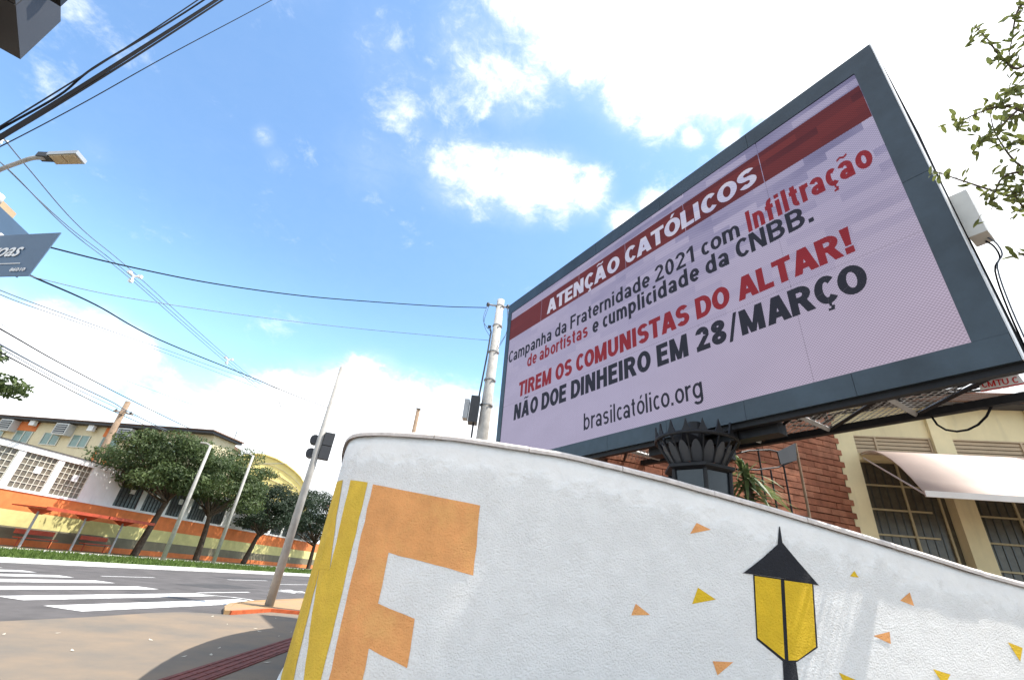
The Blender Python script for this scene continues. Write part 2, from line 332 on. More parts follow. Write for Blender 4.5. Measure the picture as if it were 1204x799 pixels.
# ------------------------------------------------------------ mesh tools
class MB:
    def __init__(s): s.v = []; s.f = []
    def add(s, vs, fs):
        o = len(s.v); s.v += [tuple(x) for x in vs]; s.f += [tuple(i + o for i in f) for f in fs]; return s
    def quad(s, a, b, c, d): return s.add((a, b, c, d), ((0, 1, 2, 3),))
    def hexa(s, p):     # p: 4 bottom then 4 top corners, same winding
        return s.add(p, ((3, 2, 1, 0), (4, 5, 6, 7), (0, 1, 5, 4), (1, 2, 6, 5), (2, 3, 7, 6), (3, 0, 4, 7)))
    def box(s, c, sz, ax=None, ay=None, az=None):
        ax = Vector(ax or (1, 0, 0)); ay = Vector(ay or (0, 1, 0)); az = Vector(az or (0, 0, 1)); c = Vector(c)
        hx, hy, hz_ = (q / 2 for q in sz)
        p = [c + ax * (i * hx) + ay * (j * hy) + az * (k * hz_) for k in (-1, 1) for i, j in ((-1, -1), (1, -1), (1, 1), (-1, 1))]
        return s.hexa(p)
    def prism(s, poly, d):   # poly: planar points, d: vector of extrusion
        n = len(poly); d = Vector(d); a = [Vector(q) for q in poly]; b = [q + d for q in a]
        return s.add(a + b, [tuple(range(n))[::-1], tuple(range(n, 2 * n))] + [(i, (i + 1) % n, n + (i + 1) % n, n + i) for i in range(n)])
    def tube(s, pts, r, n=6, cap=True):
        pts = [Vector(p) for p in pts]; rs = r if isinstance(r, (list, tuple)) else [r] * len(pts)
        o = len(s.v); up = None
        for i, p in enumerate(pts):
            d = (pts[min(i + 1, len(pts) - 1)] - pts[max(i - 1, 0)]).normalized()
            if up is None: up = Vector((0, 0, 1)) if abs(d.z) < .9 else Vector((1, 0, 0))
            x = d.cross(up).normalized(); y = x.cross(d).normalized(); up = y
            for k in range(n):
                a = 2 * math.pi * k / n
                s.v.append(tuple(p + (x * math.cos(a) + y * math.sin(a)) * rs[i]))
        for i in range(len(pts) - 1):
            for k in range(n):
                a, b = o + i * n + k, o + i * n + (k + 1) % n
                s.f.append((a, b, b + n, a + n))
        if cap:
            s.f.append(tuple(o + k for k in range(n))[::-1]); e = o + (len(pts) - 1) * n; s.f.append(tuple(e + k for k in range(n)))
        return s
    def ring(s, c, prof, n=8, rot=0.0):   # lathe: prof = [(r, z)]
        c = Vector(c); o = len(s.v)
        for (r, z) in prof:
            for k in range(n):
                a = rot + 2 * math.pi * k / n; s.v.append((c.x + r * math.cos(a), c.y + r * math.sin(a), c.z + z))
        for i in range(len(prof) - 1):
            for k in range(n):
                a, b = o + i * n + k, o + i * n + (k + 1) % n; s.f.append((a, b, b + n, a + n))
        return s
    def mesh(s, name, m, smooth=False):
        me = bpy.data.meshes.new(name); me.from_pydata(s.v, [], s.f); me.update()
        if m: me.materials.append(MT[m] if isinstance(m, str) else m)
        if smooth:
            for p in me.polygons: p.use_smooth = True
        return me
    def build(s, name, m, parent=None, smooth=False, label=None):
        o = bpy.data.objects.new(name, s.mesh(name, m, smooth)); COL.objects.link(o)
        if parent: attach(o, parent)
        if label: o['label'] = label
        return o
def attach(o, parent):
    o.parent = parent
    o.matrix_parent_inverse = world_of(parent).inverted()
def world_of(o):
    m = Matrix.LocRotScale(o.location, o.rotation_euler, o.scale)
    return (world_of(o.parent) @ o.matrix_parent_inverse @ m) if o.parent else m
def thing(name, loc, label, cat, group=None):
    o = bpy.data.objects.new(name, None); COL.objects.link(o); o.location = loc; o.empty_display_size = .3
    return tag(o, label, cat, group)
def tag(o, label, cat, group=None):
    o['label'] = label; o['category'] = cat
    if group: o['group'] = group
    return o
def struct(name, mb, m, parent=None):
    o = mb.build(name, m, parent); o['kind'] = 'structure'; return o
def inst(name, me, parent, loc, rot=None, scale=None):
    o = bpy.data.objects.new(name, me); COL.objects.link(o)
    o.parent = parent; o.matrix_parent_inverse = world_of(parent).inverted()
    o.location = loc
    if rot is not None: o.rotation_euler = rot
    if scale is not None: o.scale = scale
    return o
def _hcap():
    cu = bpy.data.curves.new('t', 'FONT'); cu.body = 'H'; cu.size = 1
    ob = bpy.data.objects.new('t', cu); COL.objects.link(ob)
    me = bpy.data.meshes.new_from_object(ob.evaluated_get(bpy.context.evaluated_depsgraph_get()))
    h = max(v.co.y for v in me.vertices); bpy.data.objects.remove(ob); bpy.data.curves.remove(cu); bpy.data.meshes.remove(me); return h
H_CAP = _hcap(); print('cap', H_CAP)
def text_mb(s, wid, cap, org, dx, dy, nrm, bold=.02, shear=0.0, depth=.004, fitw=True, track=1.0):
    """lettering as a solid mesh: baseline starts at org, runs along dx; cap height 'cap', total width 'wid'"""
    cu = bpy.data.curves.new('t', 'FONT'); cu.body = s; cu.size = 1; cu.offset = 0.0 if bold > .015 else bold; cu.resolution_u = 3; cu.shear = shear; cu.space_character = track
    ob = bpy.data.objects.new('t', cu); COL.objects.link(ob)
    dg = bpy.context.evaluated_depsgraph_get(); me = bpy.data.meshes.new_from_object(ob.evaluated_get(dg))
    xs = [v.co.x for v in me.vertices]; x0, x1 = min(xs), max(xs)
    sy = cap / H_CAP; sx = (wid / (x1 - x0)) if fitw else sy
    mb = MB()
    fs = [tuple(p.vertices) for p in me.polygons]
    if bold > .015:
        offs = [(-1, 0), (1, 0), (-.5, .45), (.5, -.45), (0, 0), (-.5, -.45), (.5, .45)]
        for k, (ox, oy) in enumerate(offs):
            lay = nrm * (depth + .0004 * k)
            mb.add([org + dx * ((v.co.x - x0 + ox * bold) * sx) + dy * ((v.co.y + oy * bold) * sy) + lay for v in me.vertices], fs)
        bpy.data.objects.remove(ob); bpy.data.curves.remove(cu); bpy.data.meshes.remove(me)
        return mb
    vs = [org + dx * ((v.co.x - x0) * sx) + dy * (v.co.y * sy) for v in me.vertices]
    n = len(vs); top = [v + nrm * depth for v in vs]
    mb.add(vs + top, [tuple(i + n for i in f) for f in fs])
    # side walls along boundary edges
    cnt = {}
    for f in fs:
        for i in range(len(f)):
            e = (f[i], f[(i + 1) % len(f)]); cnt[e] = 1
    for (a, b) in list(cnt):
        if (b, a) not in cnt: mb.f.append((a, b, b + n, a + n))
    bpy.data.objects.remove(ob); bpy.data.curves.remove(cu); bpy.data.meshes.remove(me)
    return mb

def spline(P, n):
    P = [P[0] * 2 - P[1]] + P + [P[-1] * 2 - P[-2]]; out = []
    for i in range(1, len(P) - 2):
        a, b, c, d = P[i - 1:i + 3]
        for k in range(n):
            t = k / n; out.append(.5 * ((2 * b) + (c - a) * t + (2 * a - 5 * b + 4 * c - d) * t * t + (3 * b - a - 3 * c + d) * t ** 3))
    out.append(P[-2]); return out

# heavy grotesque lettering drawn stroke by stroke (cap height 1)
def glyph(c, w, h):
    P = []; XH = .74
    def rect(x0, y0, x1, y1): P.append([(x0, y0), (x1, y0), (x1, y1), (x0, y1)])
    def stem(x, y0, y1): rect(x, y0, x + w, y1)
    def bar(y, x0, x1): rect(x0, y - h / 2, x1, y + h / 2)
    def diag(x0, y0, x1, y1, t=None):
        t = (t or w * 1.06) / 2; P.append([(x0 - t, y0), (x0 + t, y0), (x1 + t, y1), (x1 - t, y1)])
    def arc(cx, cy, rx, ry, a0, a1, n=14):
        o = []; i_ = []
        for k in range(n + 1):
            a = math.radians(a0 + (a1 - a0) * k / n); ca, sa = math.cos(a), math.sin(a)
            o.append((cx + ca * (rx + w / 2), cy + sa * (ry + h / 2))); i_.append((cx + ca * max(rx - w / 2, .012), cy + sa * max(ry - h / 2, .012)))
        for k in range(n): P.append([i_[k], o[k], o[k + 1], i_[k + 1]])
    def ring(W, y0, y1): arc(W / 2, (y0 + y1) / 2, W / 2 - w / 2, (y1 - y0) / 2 - h / 2, 0, 360, 22)
    m = h / 2
    if c in 'Çç':
        W = glyph('C' if c == 'Ç' else 'c', w, h); P += W[1]; x = W[0] / 2; rect(x - .04, -.09, x + .05, .02); rect(x, -.16, x + .12, -.08); rect(x - .10, -.24, x + .10, -.155); return W[0], P
    if c in 'Ãã':
        W = glyph('A' if c == 'Ã' else 'a', w, h); P += W[1]; x = W[0] / 2; y = 1.09 if c == 'Ã' else XH + .10
        P.append([(x - .24, y), (x - .08, y + .07), (x - .08, y + .16), (x - .24, y + .09)]); P.append([(x - .08, y + .07), (x + .08, y), (x + .08, y + .09), (x - .08, y + .16)]); P.append([(x + .08, y), (x + .24, y + .07), (x + .24, y + .16), (x + .08, y + .09)]); return W[0], P
    if c in 'Óó':
        W = glyph('O' if c == 'Ó' else 'o', w, h); P += W[1]; x = W[0] / 2; y = 1.06 if c == 'Ó' else XH + .07; P.append([(x - .06, y), (x + .05, y), (x + .20, y + .19), (x + .02, y + .19)]); return W[0], P
    if c == 'A': W = .90; diag(w * .5, 0, W / 2 - .02, 1); diag(W - w * .5, 0, W / 2 + .02, 1); bar(.29, W * .24, W * .76)
    elif c in 'BR':
        W = .80; stem(0, 0, 1); r = (1 - m - .5) / 2; bar(1 - m, w, W * .52); bar(.5, w, W * .52); arc(W * .5, .5 + r, W * .48 - w / 2, r, -90, 90)
        if c == 'B': W = .82; bar(m, w, W * .54); r2 = (.5 - m) / 2; arc(W * .52, m + r2, W * .48 - w / 2, r2, -90, 90)
        else: diag(W * .56, .48, W - w * .38, 0)
    elif c == 'C': W = .80; arc(W / 2, .5, W / 2 - w / 2, .5 - m, 42, 318, 20)
    elif c == 'D': W = .84; stem(0, 0, 1); bar(1 - m, w, W * .46); bar(m, w, W * .46); arc(W * .44, .5, W * .56 - w / 2, .5 - m, -90, 90)
    elif c == 'E': W = .68; stem(0, 0, 1); bar(1 - m, w, W); bar(.52, w, W * .92); bar(m, w, W)
    elif c == 'F': W = .64; stem(0, 0, 1); bar(1 - m, w, W); bar(.52, w, W * .90)
    elif c == 'H': W = .82; stem(0, 0, 1); stem(W - w, 0, 1); bar(.52, w, W - w)
    elif c == 'I': W = w; stem(0, 0, 1)
    elif c == 'L': W = .64; stem(0, 0, 1); bar(m, w, W)
    elif c == 'M': W = 1.0; stem(0, 0, 1); stem(W - w, 0, 1); diag(w * .62, 1, W / 2, .0, w * .8); diag(W - w * .62, 1, W / 2, .0, w * .8)
    elif c == 'N': W = .84; stem(0, 0, 1); stem(W - w, 0, 1); diag(w * .6, 1, W - w * .6, 0)
    elif c == 'O': W = .88; ring(W, 0, 1)
    elif c == '0': W = .66; ring(W, 0, 1)
    elif c == 'S':
        W = .76; r = (.5 - m) / 2; arc(W / 2, .5 + r, W / 2 - w / 2, r, 28, 270); arc(W / 2, .5 - r, W / 2 - w / 2, r, 90, -152)
    elif c == 'T': W = .76; rect(W / 2 - w / 2, 0, W / 2 + w / 2, 1); bar(1 - m, 0, W)
    elif c == 'U': W = .82; stem(0, .38, 1); stem(W - w, .38, 1); arc(W / 2, .38, W / 2 - w / 2, .38 - m, 180, 360)
    elif c == '1': W = .50; stem(W - w - .04, 0, 1); P.append([(0, .66), (W - w, .80), (W - w, .995), (0, .82)])
    elif c == '2': W = .68; arc(W / 2, .70, W / 2 - w / 2, .30 - m, 172, -30); diag(W * .80, .60, w * .62, h * .8); bar(m, 0, W)
    elif c == '8': W = .70; arc(W / 2, .745, W / 2 - w / 2 - .02, .255 - m, 0, 360, 18); arc(W / 2, .27, W / 2 - w / 2, .27 - m, 0, 360, 18)
    elif c == '/': W = .46; diag(.06, -.08, W - .06, 1.04, w * .55)
    elif c == '!': W = w * 1.1; P.append([(w * .2, .30), (w * .9, .30), (W, 1), (0, 1)]); rect(w * .05, 0, w * 1.05, h * 1.1)
    elif c == '.': W = w; rect(0, 0, w, h * 1.1)
    elif c == 'o': W = .68; ring(W, 0, XH)
    elif c == 'c': W = .60; arc(W / 2, XH / 2, W / 2 - w / 2, XH / 2 - m, 48, 312, 16)
    elif c == 'e': W = .66; arc(W / 2, XH / 2, W / 2 - w / 2, XH / 2 - m, 0, 318, 18); bar(XH / 2 - .01, w * .6, W - w * .3)
    elif c == 'a': W = .62; stem(W - w, 0, XH * .62); arc(W / 2 - .01, XH * .62, W / 2 - w / 2 + .01, XH * .38 - m, 0, 155); arc(W * .46, XH * .29, W * .46 - w / 2, XH * .29 - m, 0, 360, 16)
    elif c == 's':
        W = .58; r = (XH / 2 - m) / 2; arc(W / 2, XH / 2 + r, W / 2 - w / 2, r, 30, 270); arc(W / 2, XH / 2 - r, W / 2 - w / 2, r, 90, -150)
    elif c in 'nhm':
        W = .62 if c != 'm' else .60; stem(0, 0, 1 if c == 'h' else XH); r = XH * .34; arc(W / 2, XH - m - r, W / 2 - w / 2, r, 0, 180); stem(W - w, 0, XH - m - r)
        if c == 'm': x = W - w; arc(x + W / 2, XH - m - r, W / 2 - w / 2, r, 0, 180); stem(x + W - w, 0, XH - m - r); W = x + W
    elif c == 'u': W = .62; stem(0, XH * .36, XH); stem(W - w, 0, XH); arc(W / 2, XH * .38, W / 2 - w / 2, XH * .38 - m, 180, 360)
    elif c == 'r': W = .42; stem(0, 0, XH); arc(W, XH * .62, W - w / 2, XH * .38 - m, 90, 180, 8)
    elif c in 'bdpg':
        W = .68; ring(W, 0, XH)
        if c == 'b': stem(0, 0, 1)
        if c == 'd': stem(W - w, 0, 1)
        if c == 'p': stem(0, -.26, XH)
        if c == 'g': stem(W - w, -.06, XH); arc(W / 2, -.06, W / 2 - w / 2, .22 - m, 200, 360, 10)
    elif c == 'i': W = w; stem(0, 0, XH); rect(0, 1 - h * .9, w, 1)
    elif c == 'l': W = w; stem(0, 0, 1)
    elif c == 't': W = .42; q = max(.10, w * .66); x = .08; W = x + w / 2 + q + .05; stem(x, .22, .93); bar(XH - m, 0, W); arc(x + w / 2 + q, .22, q, .22 - m, 180, 275, 8)
    elif c == 'f': W = .42; q = max(.12, w * .72); x = .08; W = x + w / 2 + q + .06; stem(x, 0, .76); bar(XH - m - .02, 0, W); arc(x + w / 2 + q, .76, q, .24 - m, 85, 180, 8)
    else: W = .4
    return W, P
def heavy_text(s, wid, cap, org, dx, dy, nrm, w, gap=.11, space=.34, depth=.003):
    x = 0; allp = []; h = w * .78
    for c in s:
        if c == ' ': x += space; continue
        W, P = glyph(c, w, h)
        for p in P: allp.append([(px + x, py) for px, py in p])
        x += W + gap - (.13 if c in 'CÇcç' else .08 if c in 'AT' else .06 if c in 'OÓSDoóeLr' else 0)
    tot = x - gap; sx = wid / tot; mb = MB()
    for k, p in enumerate(allp):
        lay = nrm * (depth + .00025 * (k % 5))
        mb.add([org + dx * (px * sx) + dy * (py * cap) + lay for px, py in p], [tuple(range(len(p)))])
    return mb

# ------------------------------------------------------------ ground, street
g = MB().quad((-900, -900, -.03), (900, -900, -.03), (900, 1500, -.03), (-900, 1500, -.03)); struct('ground', g, 'ground')
A0, A1 = -60, 420
def strip(p0, p1, z, a0=A0, a1=A1): return MB().quad(S(p0, a0, z), S(p1, a0, z), S(p1, a1, z), S(p0, a1, z))
struct('road', strip(-18.9, -7.0, 0.0), 'asphalt')
struct('far_road', strip(-27.2, -25.0, 0.0), 'asphalt')
# near pavement: flush at the ramp, street side edge follows the gutter
edge = [(-7.62, -60), (-7.62, 6.3), (-7.54, 7.5), (-7.58, 8.8), (-7.48, 9.5), (-7.15, 9.8), (-6.84, 10.02)]
pv = MB()
poly = [S(p, a, .008) for p, a in edge] + [S(-6.8, 11.35, .008), S(-6.1, 11.7, .008), S(-4.4, 12.4, .008), S(20, 12.4, .008), S(40, 12.4, .008), S(40, -60, .008)]
pv.add(poly, [tuple(range(len(poly)))]); struct('pavement', pv, 'pavement')
isl = [(-6.84, 10.02), (-7.35, 10.7), (-7.72, 11.35), (-7.95, 12.4), (-7.98, 15.2), (-7.98, 60), (-7.98, A1), (25, A1), (25, 12.4), (-4.4, 12.4), (-6.1, 11.72), (-6.8, 11.37)]
ip = MB().prism([S(p, a, -.02) for p, a in isl][::-1], (0, 0, .09)); struct('raised_pavement', ip, 'island')
kb = MB()
for (a, b) in zip(isl[:5], isl[1:6]):
    pa, pb = S(*a, .03), S(*b, .03); d = (pb - pa); L = d.length; d.normalize(); n = Vector((-d.y, d.x, 0))
    kb.box((pa + pb) / 2 + n * .05, (L, .12, .098), d, n)
struct('kerb', kb, 'island')
kb = MB()
for (a, b) in (((-4.4, 12.4), (-6.1, 11.72)), ((-6.1, 11.72), (-6.8, 11.37)), ((-6.8, 11.37), (-6.84, 10.02))):
    pa, pb = S(*a, .035), S(*b, .035); d = (pb - pa); L = d.length; d.normalize(); n = Vector((-d.y, d.x, 0))
    kb.box((pa + pb) / 2, (L, .07, .088), d, n)
struct('painted_kerb_edge', kb, 'kerb_orange')
# median with grass
struct('median_kerb', MB().hexa([S(-18.95, A0, -.02), S(-18.7, A0, -.02), S(-18.7, A1, -.02), S(-18.95, A1, -.02), S(-18.95, A0, .14), S(-18.7, A0, .14), S(-18.7, A1, .14), S(-18.95, A1, .14)]), 'kerb_white')
struct('median', MB().hexa([S(-25.0, A0, -.02), S(-18.95, A0, -.02), S(-18.95, A1, -.02), S(-25.0, A1, -.02), S(-25.0, A0, .125), S(-18.95, A0, .125), S(-18.95, A1, .125), S(-25.0, A1, .125)]), 'grass')
struct('far_pavement', MB().hexa([S(-30.2, A0, -.02), S(-27.2, A0, -.02), S(-27.2, A1, -.02), S(-30.2, A1, -.02), S(-30.2, A0, .1), S(-27.2, A0, .1), S(-27.2, A1, .1), S(-30.2, A1, .1)]), 'pavement')
struct('far_kerb', MB().box(S(-27.13, 180, .04), (.14, 480, .13), SN, SU), 'kerb_white')
gb = MB()
for i in range(26000):
    al = 8 + 75 * rnd.random() ** 1.3; pp = -24.95 + 5.95 * rnd.random()
    if noise.noise(Vector((pp * .9, al * .5, 0))) < -.28 and rnd.random() < .8: continue
    c = S(pp, al, .12); a = rnd.random() * 6.28; h = .06 + .13 * rnd.random(); wv = Vector((math.cos(a), math.sin(a), 0)) * (.02 + .02 * rnd.random())
    gb.add((c - wv, c + wv, c + Vector((rnd.uniform(-.07, .07), rnd.uniform(-.07, .07), h))), ((0, 1, 2),))
o = gb.build('grass', 'blade'); tag(o, 'short green grass covering the median strip behind the white kerb', 'grass'); o['kind'] = 'stuff'
# painted markings
def mark(name, pts, m='road_white', z=.004, parent=None):
    o = MB().add([S(p, a, z) for p, a in pts], [tuple(range(len(pts)))]).build(name, m); o['kind'] = 'structure'; return o
for (p0, p1, a0, a1) in ((-8.92, -8.14, 8.0, 13.2), (-10.27, -9.65, 8.25, 13.25), (-11.85, -11.2, 8.2, 13.0), (-13.3, -12.65, 8.2, 13.05), (-14.6, -14.02, 8.2, 13.05), (-15.85, -15.3, 8.2, 13.05), (-17.1, -16.5, 8.2, 13.05)):
    mark('crosswalk_stripe', ((p0, a0), (p1, a0), (p1, a1), (p0, a1)))
for (p0, p1, a0, a1) in ((-14.72, -14.6, 14.5, 16.6), (-14.6, -14.48, 20.4, 23.3), (-12.98, -12.86, 21.6, 25.2), (-14.5, -14.38, 27.5, 30.5), (-12.95, -12.83, 29, 33), (-14.5, -14.38, 35, 38), (-10.42, -10.3, 13.45, 15.8)):
    mark('lane_line', ((p0, a0), (p1, a0), (p1, a1), (p0, a1)))
cv = [(-9.95, 13.2), (-9.3, 13.55), (-8.8, 13.55), (-8.3, 13.3), (-7.95, 12.9)]
mark('curved_line', cv + [(p - .0, a - .13) for p, a in cv[::-1]], z=.008)
# worn road lettering further up the lane
lt = text_mb('PARE', 1.5, 1.0, S(-10.9, 17.7, .004), SU, -SN * -1, Vector((0, 0, 1)), bold=.01, depth=.001)
lt.build('road_lettering', 'road_white')['kind'] = 'structure'
# tactile strip of ribbed red tiles
tp = at_z(223, 799, 0); tq = at_z(348, 755, 0); td = (tq - tp).normalized(); tn = Vector((td.y, -td.x, 0))
tile = MB().box((0, 0, 0), (.395, .395, .016))
for k in range(4): tile.box((0, -.147 + .098 * k, .0105), (.38, .035, .009))
tme = tile.mesh('tactile_tile', 'tactile')
tact = thing('tactile_strip', tp, 'dark red ribbed tactile paving strip running beside the painted wall', 'tactile paving'); tact['kind'] = 'structure'
tang = math.atan2(td.y, td.x)
for k in range(-9, 34):
    inst('tile', tme, tact, tp + td * (.4 * k) + Vector((0, 0, .012)), (0, 0, tang))
# pavement joints and litter
jt = MB()
lb = MB()
pt_ = MB()
for (p0, a0_, w_, l_) in ((-12.6, 15.2, 1.2, 2.6), (-9.4, 10.2, .7, 1.3), (-16.3, 9.0, 1.3, 3.2), (-15.8, 21, 1.1, 4)):
    c_ = [(p0, a0_), (p0 + w_, a0_ + .1), (p0 + w_ * 1.05, a0_ + l_), (p0 - .05, a0_ + l_ * .96)]
    MB().add([S(p, a, .0025) for p, a in c_], [(0, 1, 2, 3)]).build('asphalt_patch', 'asphalt_patch')['kind'] = 'structure'
for k in range(26):
    p = S(rnd.uniform(-7.3, -3.2), rnd.uniform(4.5, 11), .014); a = rnd.random() * 3.1; d = Vector((math.cos(a), math.sin(a), 0)); n = Vector((-d.y, d.x, 0)); q = rnd.uniform(.015, .05)
    lb.add((p - d * q, p + n * q * .5, p + d * q + Vector((0, 0, .01)), p - n * q * .5), ((0, 1, 2, 3),))
o = lb.build('litter', 'litter'); tag(o, 'pale scraps of litter and dry leaves scattered on the pavement', 'litter'); o['kind'] = 'stuff'

# ------------------------------------------------------------ the painted boundary wall
plan_raw = [(1.05, 30), (-.6, 20.2), (-1.5, 14.9), (-2.3, 10.2), (-2.49, 8.7), (-2.36, 7.4), (-2.12, 6.4), (-1.845, 5.55), (-1.66, 5.17), (-1.40, 4.97), (-1.0, 4.84), (-.43, 4.775), (.12, 4.79)]
plan_raw += [(x, 4.78 + .03 * x + .009 * x * x) for x in (.9, 1.8, 2.8, 3.8, 4.8, 5.8, 6.8, 7.8, 9, 10.5, 12, 14)]
def catmull(pts, step=.08):
    P = [Vector((*p, 0)) for p in pts]; out = []
    P = [P[0] * 2 - P[1]] + P + [P[-1] * 2 - P[-2]]
    for i in range(1, len(P) - 2):
        a, b, c, d = P[i - 1:i + 3]; n = max(2, int((c - b).length / step))
        for k in range(n):
            t = k / n
            out.append(.5 * ((2 * b) + (c - a) * t + (2 * a - 5 * b + 4 * c - d) * t * t + (3 * b - a - 3 * c + d) * t ** 3))
    out.append(P[-2]); return out
PL = catmull(plan_raw)
SS = [0.0]
for a, b in zip(PL, PL[1:]): SS.append(SS[-1] + (b - a).length)
def plan_at(s):
    import bisect
    i = min(max(bisect.bisect_right(SS, s) - 1, 0), len(PL) - 2); t = (s - SS[i]) / (SS[i + 1] - SS[i])
    p = PL[i].lerp(PL[i + 1], t); d = (PL[min(i + 2, len(PL) - 1)] - PL[max(i - 1, 0)]).normalized()
    return p, d, Vector((d.y, -d.x, 0))     # point, direction, outward normal (towards the street and the camera)
S_LEFT = min(range(len(PL)), key=lambda i: abs(PL[i].x / PL[i].y - (-1.845 / 5.5)) + (0 if abs(PL[i].y - 5.5) < .3 else 9))
S_LEFT = SS[S_LEFT]
def on_wall(px, py):
    """meet a sight line with the visible side of the wall: returns (s, z)"""
    r = ray(px, py); best = None
    k = Vector((r.x, r.y, 0))
    for i in range(len(PL) - 1):
        if SS[i] < S_LEFT - .35: continue
        a, b = PL[i], PL[i + 1]
        ca, cb = k.x * a.y - k.y * a.x, k.x * b.y - k.y * b.x
        if ca * cb <= 0 and ca != cb:
            t = ca / (ca - cb); p = a.lerp(b, t); tt = p.dot(k) / k.dot(k)
            if tt > 0 and (best is None or tt < best[2]): best = (SS[i] + t * (SS[i + 1] - SS[i]), CAM_H + r.z * tt, tt)
    return best[:2] if best else None
top_px = [(440, 507), (480, 508), (540, 513), (600, 522), (660, 531), (720, 545), (780, 560), (840, 577), (900, 594), (960, 612), (1020, 630), (1080, 648), (1140, 667), (1204, 684)]
TOP = [on_wall(*q) for q in top_px]
TOPC = [(-1, 2.5), (TOP[0][0] - .8, 2.5)] + TOP + [(SS[-1] + 1, TOP[-1][1] - .25)]
def top_z(s):
    for (a, za), (b, zb) in zip(TOPC, TOPC[1:]):
        if a <= s <= b:
            return za + (zb - za) * (s - a) / (b - a)
    return TOPC[-1][1]
COPH = .055
wall = thing('boundary_wall', plan_at(S_LEFT)[0], 'white rough stucco boundary wall curving round the corner with orange, yellow and black mural', 'wall')
wb = MB(); uvs = []
NZ = 24; TW = .16
ns = len(PL)
for i, s in enumerate(SS):
    p, d, n = plan_at(min(max(s, .001), SS[-1] - .001)); tz = top_z(s) - COPH
    for j in range(NZ + 1):
        z = -.05 + (tz + .05) * j / NZ
        fl = max(0, .12 - z) * .45
        wb.v.append(tuple(p + n * fl + Vector((0, 0, z)))); uvs.append((s, tz - z))
    wb.v.append(tuple(p - n * TW + Vector((0, 0, tz)))); uvs.append((s, 0))
    wb.v.append(tuple(p - n * TW + Vector((0, 0, -.05)))); uvs.append((s, tz))
W_ = NZ + 3
for i in range(ns - 1):
    for j in range(NZ + 2):
        a = i * W_ + j; wb.f.append((a, a + W_, a + W_ + 1, a + 1))
me = wb.mesh('wall_body', 'stucco', True)
def setuv(me, name, uvs):
    ul = me.uv_layers.new(name=name)
    for l in me.loops: ul.data[l.index].uv = uvs[l.vertex_index]
setuv(me, 'depth', uvs)
o = bpy.data.objects.new('wall_body', me); COL.objects.link(o); attach(o, wall)
# coping in cast lengths with open joints
prof = [(-.035, -.002), (-.038, .03), (-.025, .052), (.01, .062), (TW * .5, .064), (TW - .01, .06), (TW + .03, .045), (TW + .035, -.002)]
s0 = 0.0; k = 0
while s0 < SS[-1] - .05:
    ln = .98 + .06 * rnd.random(); s1 = min(s0 + ln, SS[-1] - .002); mb = MB(); nseg = max(2, int((s1 - s0) / .1))
    jx = rnd.uniform(-.004, .004); jz = rnd.uniform(-.004, .005); m = len(prof)
    for i in range(nseg + 1):
        s = s0 + .004 + (s1 - s0 - .008) * i / nseg; p, d, n = plan_at(s); tz = top_z(s) - COPH
        wob = noise.noise(Vector((s * 5, 3, 0))) * .006
        for (q, h) in prof: mb.v.append(tuple(p - n * (q + jx + wob) + Vector((0, 0, tz + h + jz + wob * .5))))
    for i in range(nseg):
        for j in range(m - 1):
            a = i * m + j; mb.f.append((a, a + m, a + m + 1, a + 1))
    mb.f.append(tuple(range(m))); mb.f.append(tuple(nseg * m + j for j in range(m))[::-1])
    mb.build('coping_stone', 'coping', wall, smooth=False); s0 = s1; k += 1

def paint(name, poly_sz, m, off=.003, label=None):
    """a coat of paint on the wall: polygon in (s, z), cut fine along s so that it follows the curve"""
    bm = bmesh.new(); vs = [bm.verts.new((s, z, 0)) for s, z in poly_sz]; bm.faces.new(vs)
    ss = [q[0] for q in poly_sz]; a, b = min(ss), max(ss); st = .06; x = math.ceil(a / st) * st
    while x < b:
        bmesh.ops.bisect_plane(bm, geom=bm.verts[:] + bm.edges[:] + bm.faces[:], plane_co=(x, 0, 0), plane_no=(1, 0, 0)); x += st
    bmesh.ops.triangulate(bm, faces=bm.faces[:])
    uv = []
    for v in bm.verts:
        s, z = v.co.x, v.co.y; p, d, n = plan_at(s); uv.append((s, top_z(s) - COPH - z))
        # rounded faintly uneven brush edge
        v.co = p + n * (off + max(0, .12 - z) * .45) + Vector((0, 0, z))
    me = bpy.data.meshes.new(name); bm.to_mesh(me); bm.free(); me.materials.append(MT[m])
    for pg in me.polygons: pg.use_smooth = True
    p, d, n = plan_at(sum(ss) / len(ss))
    if me.polygons and me.polygons[0].normal.dot(plan_at(poly_sz[0][0])[2]) < 0: me.flip_normals()
    setuv(me, 'depth', uv)
    o = bpy.data.objects.new(name, me); COL.objects.link(o); attach(o, wall)
    if label: o['label'] = label
    return o
def rough_edge(poly, amp=.006, step=.12):
    out = []
    for i, a in enumerate(poly):
        b = poly[(i + 1) % len(poly)]; L = math.hypot(b[0] - a[0], b[1] - a[1]); n = max(1, int(L / step))
        for k in range(n):
            t = k / n; s, z = a[0] + (b[0] - a[0]) * t, a[1] + (b[1] - a[1]) * t
            if k: s += rnd.uniform(-amp, amp); z += rnd.uniform(-amp, amp)
            out.append((s, z))
    return out
W = on_wall
def below(q, top, z):      # continue an edge down the wall to height z
    a, b = W(*top), W(*q); t = (z - a[1]) / (b[1] - a[1]); return (a[0] + (b[0] - a[0]) * t, z)
Fp = [W(438.6, 569), W(564.4, 593.8), W(556.4, 676), W(457, 649), W(444.6, 708.8), W(487.7, 726.8), W(478.6, 784.7), W(433.8, 761.5), below((433.8, 761.5), (457, 649), .12), below((386.7, 799), (438.6, 569), .12)]
paint('painted_letter', rough_edge(Fp), 'orange_paint', label='big orange letter F painted near the wall corner')
sL = S_LEFT
a1, a2 = W(412.3, 564), W(432.6, 566.7)
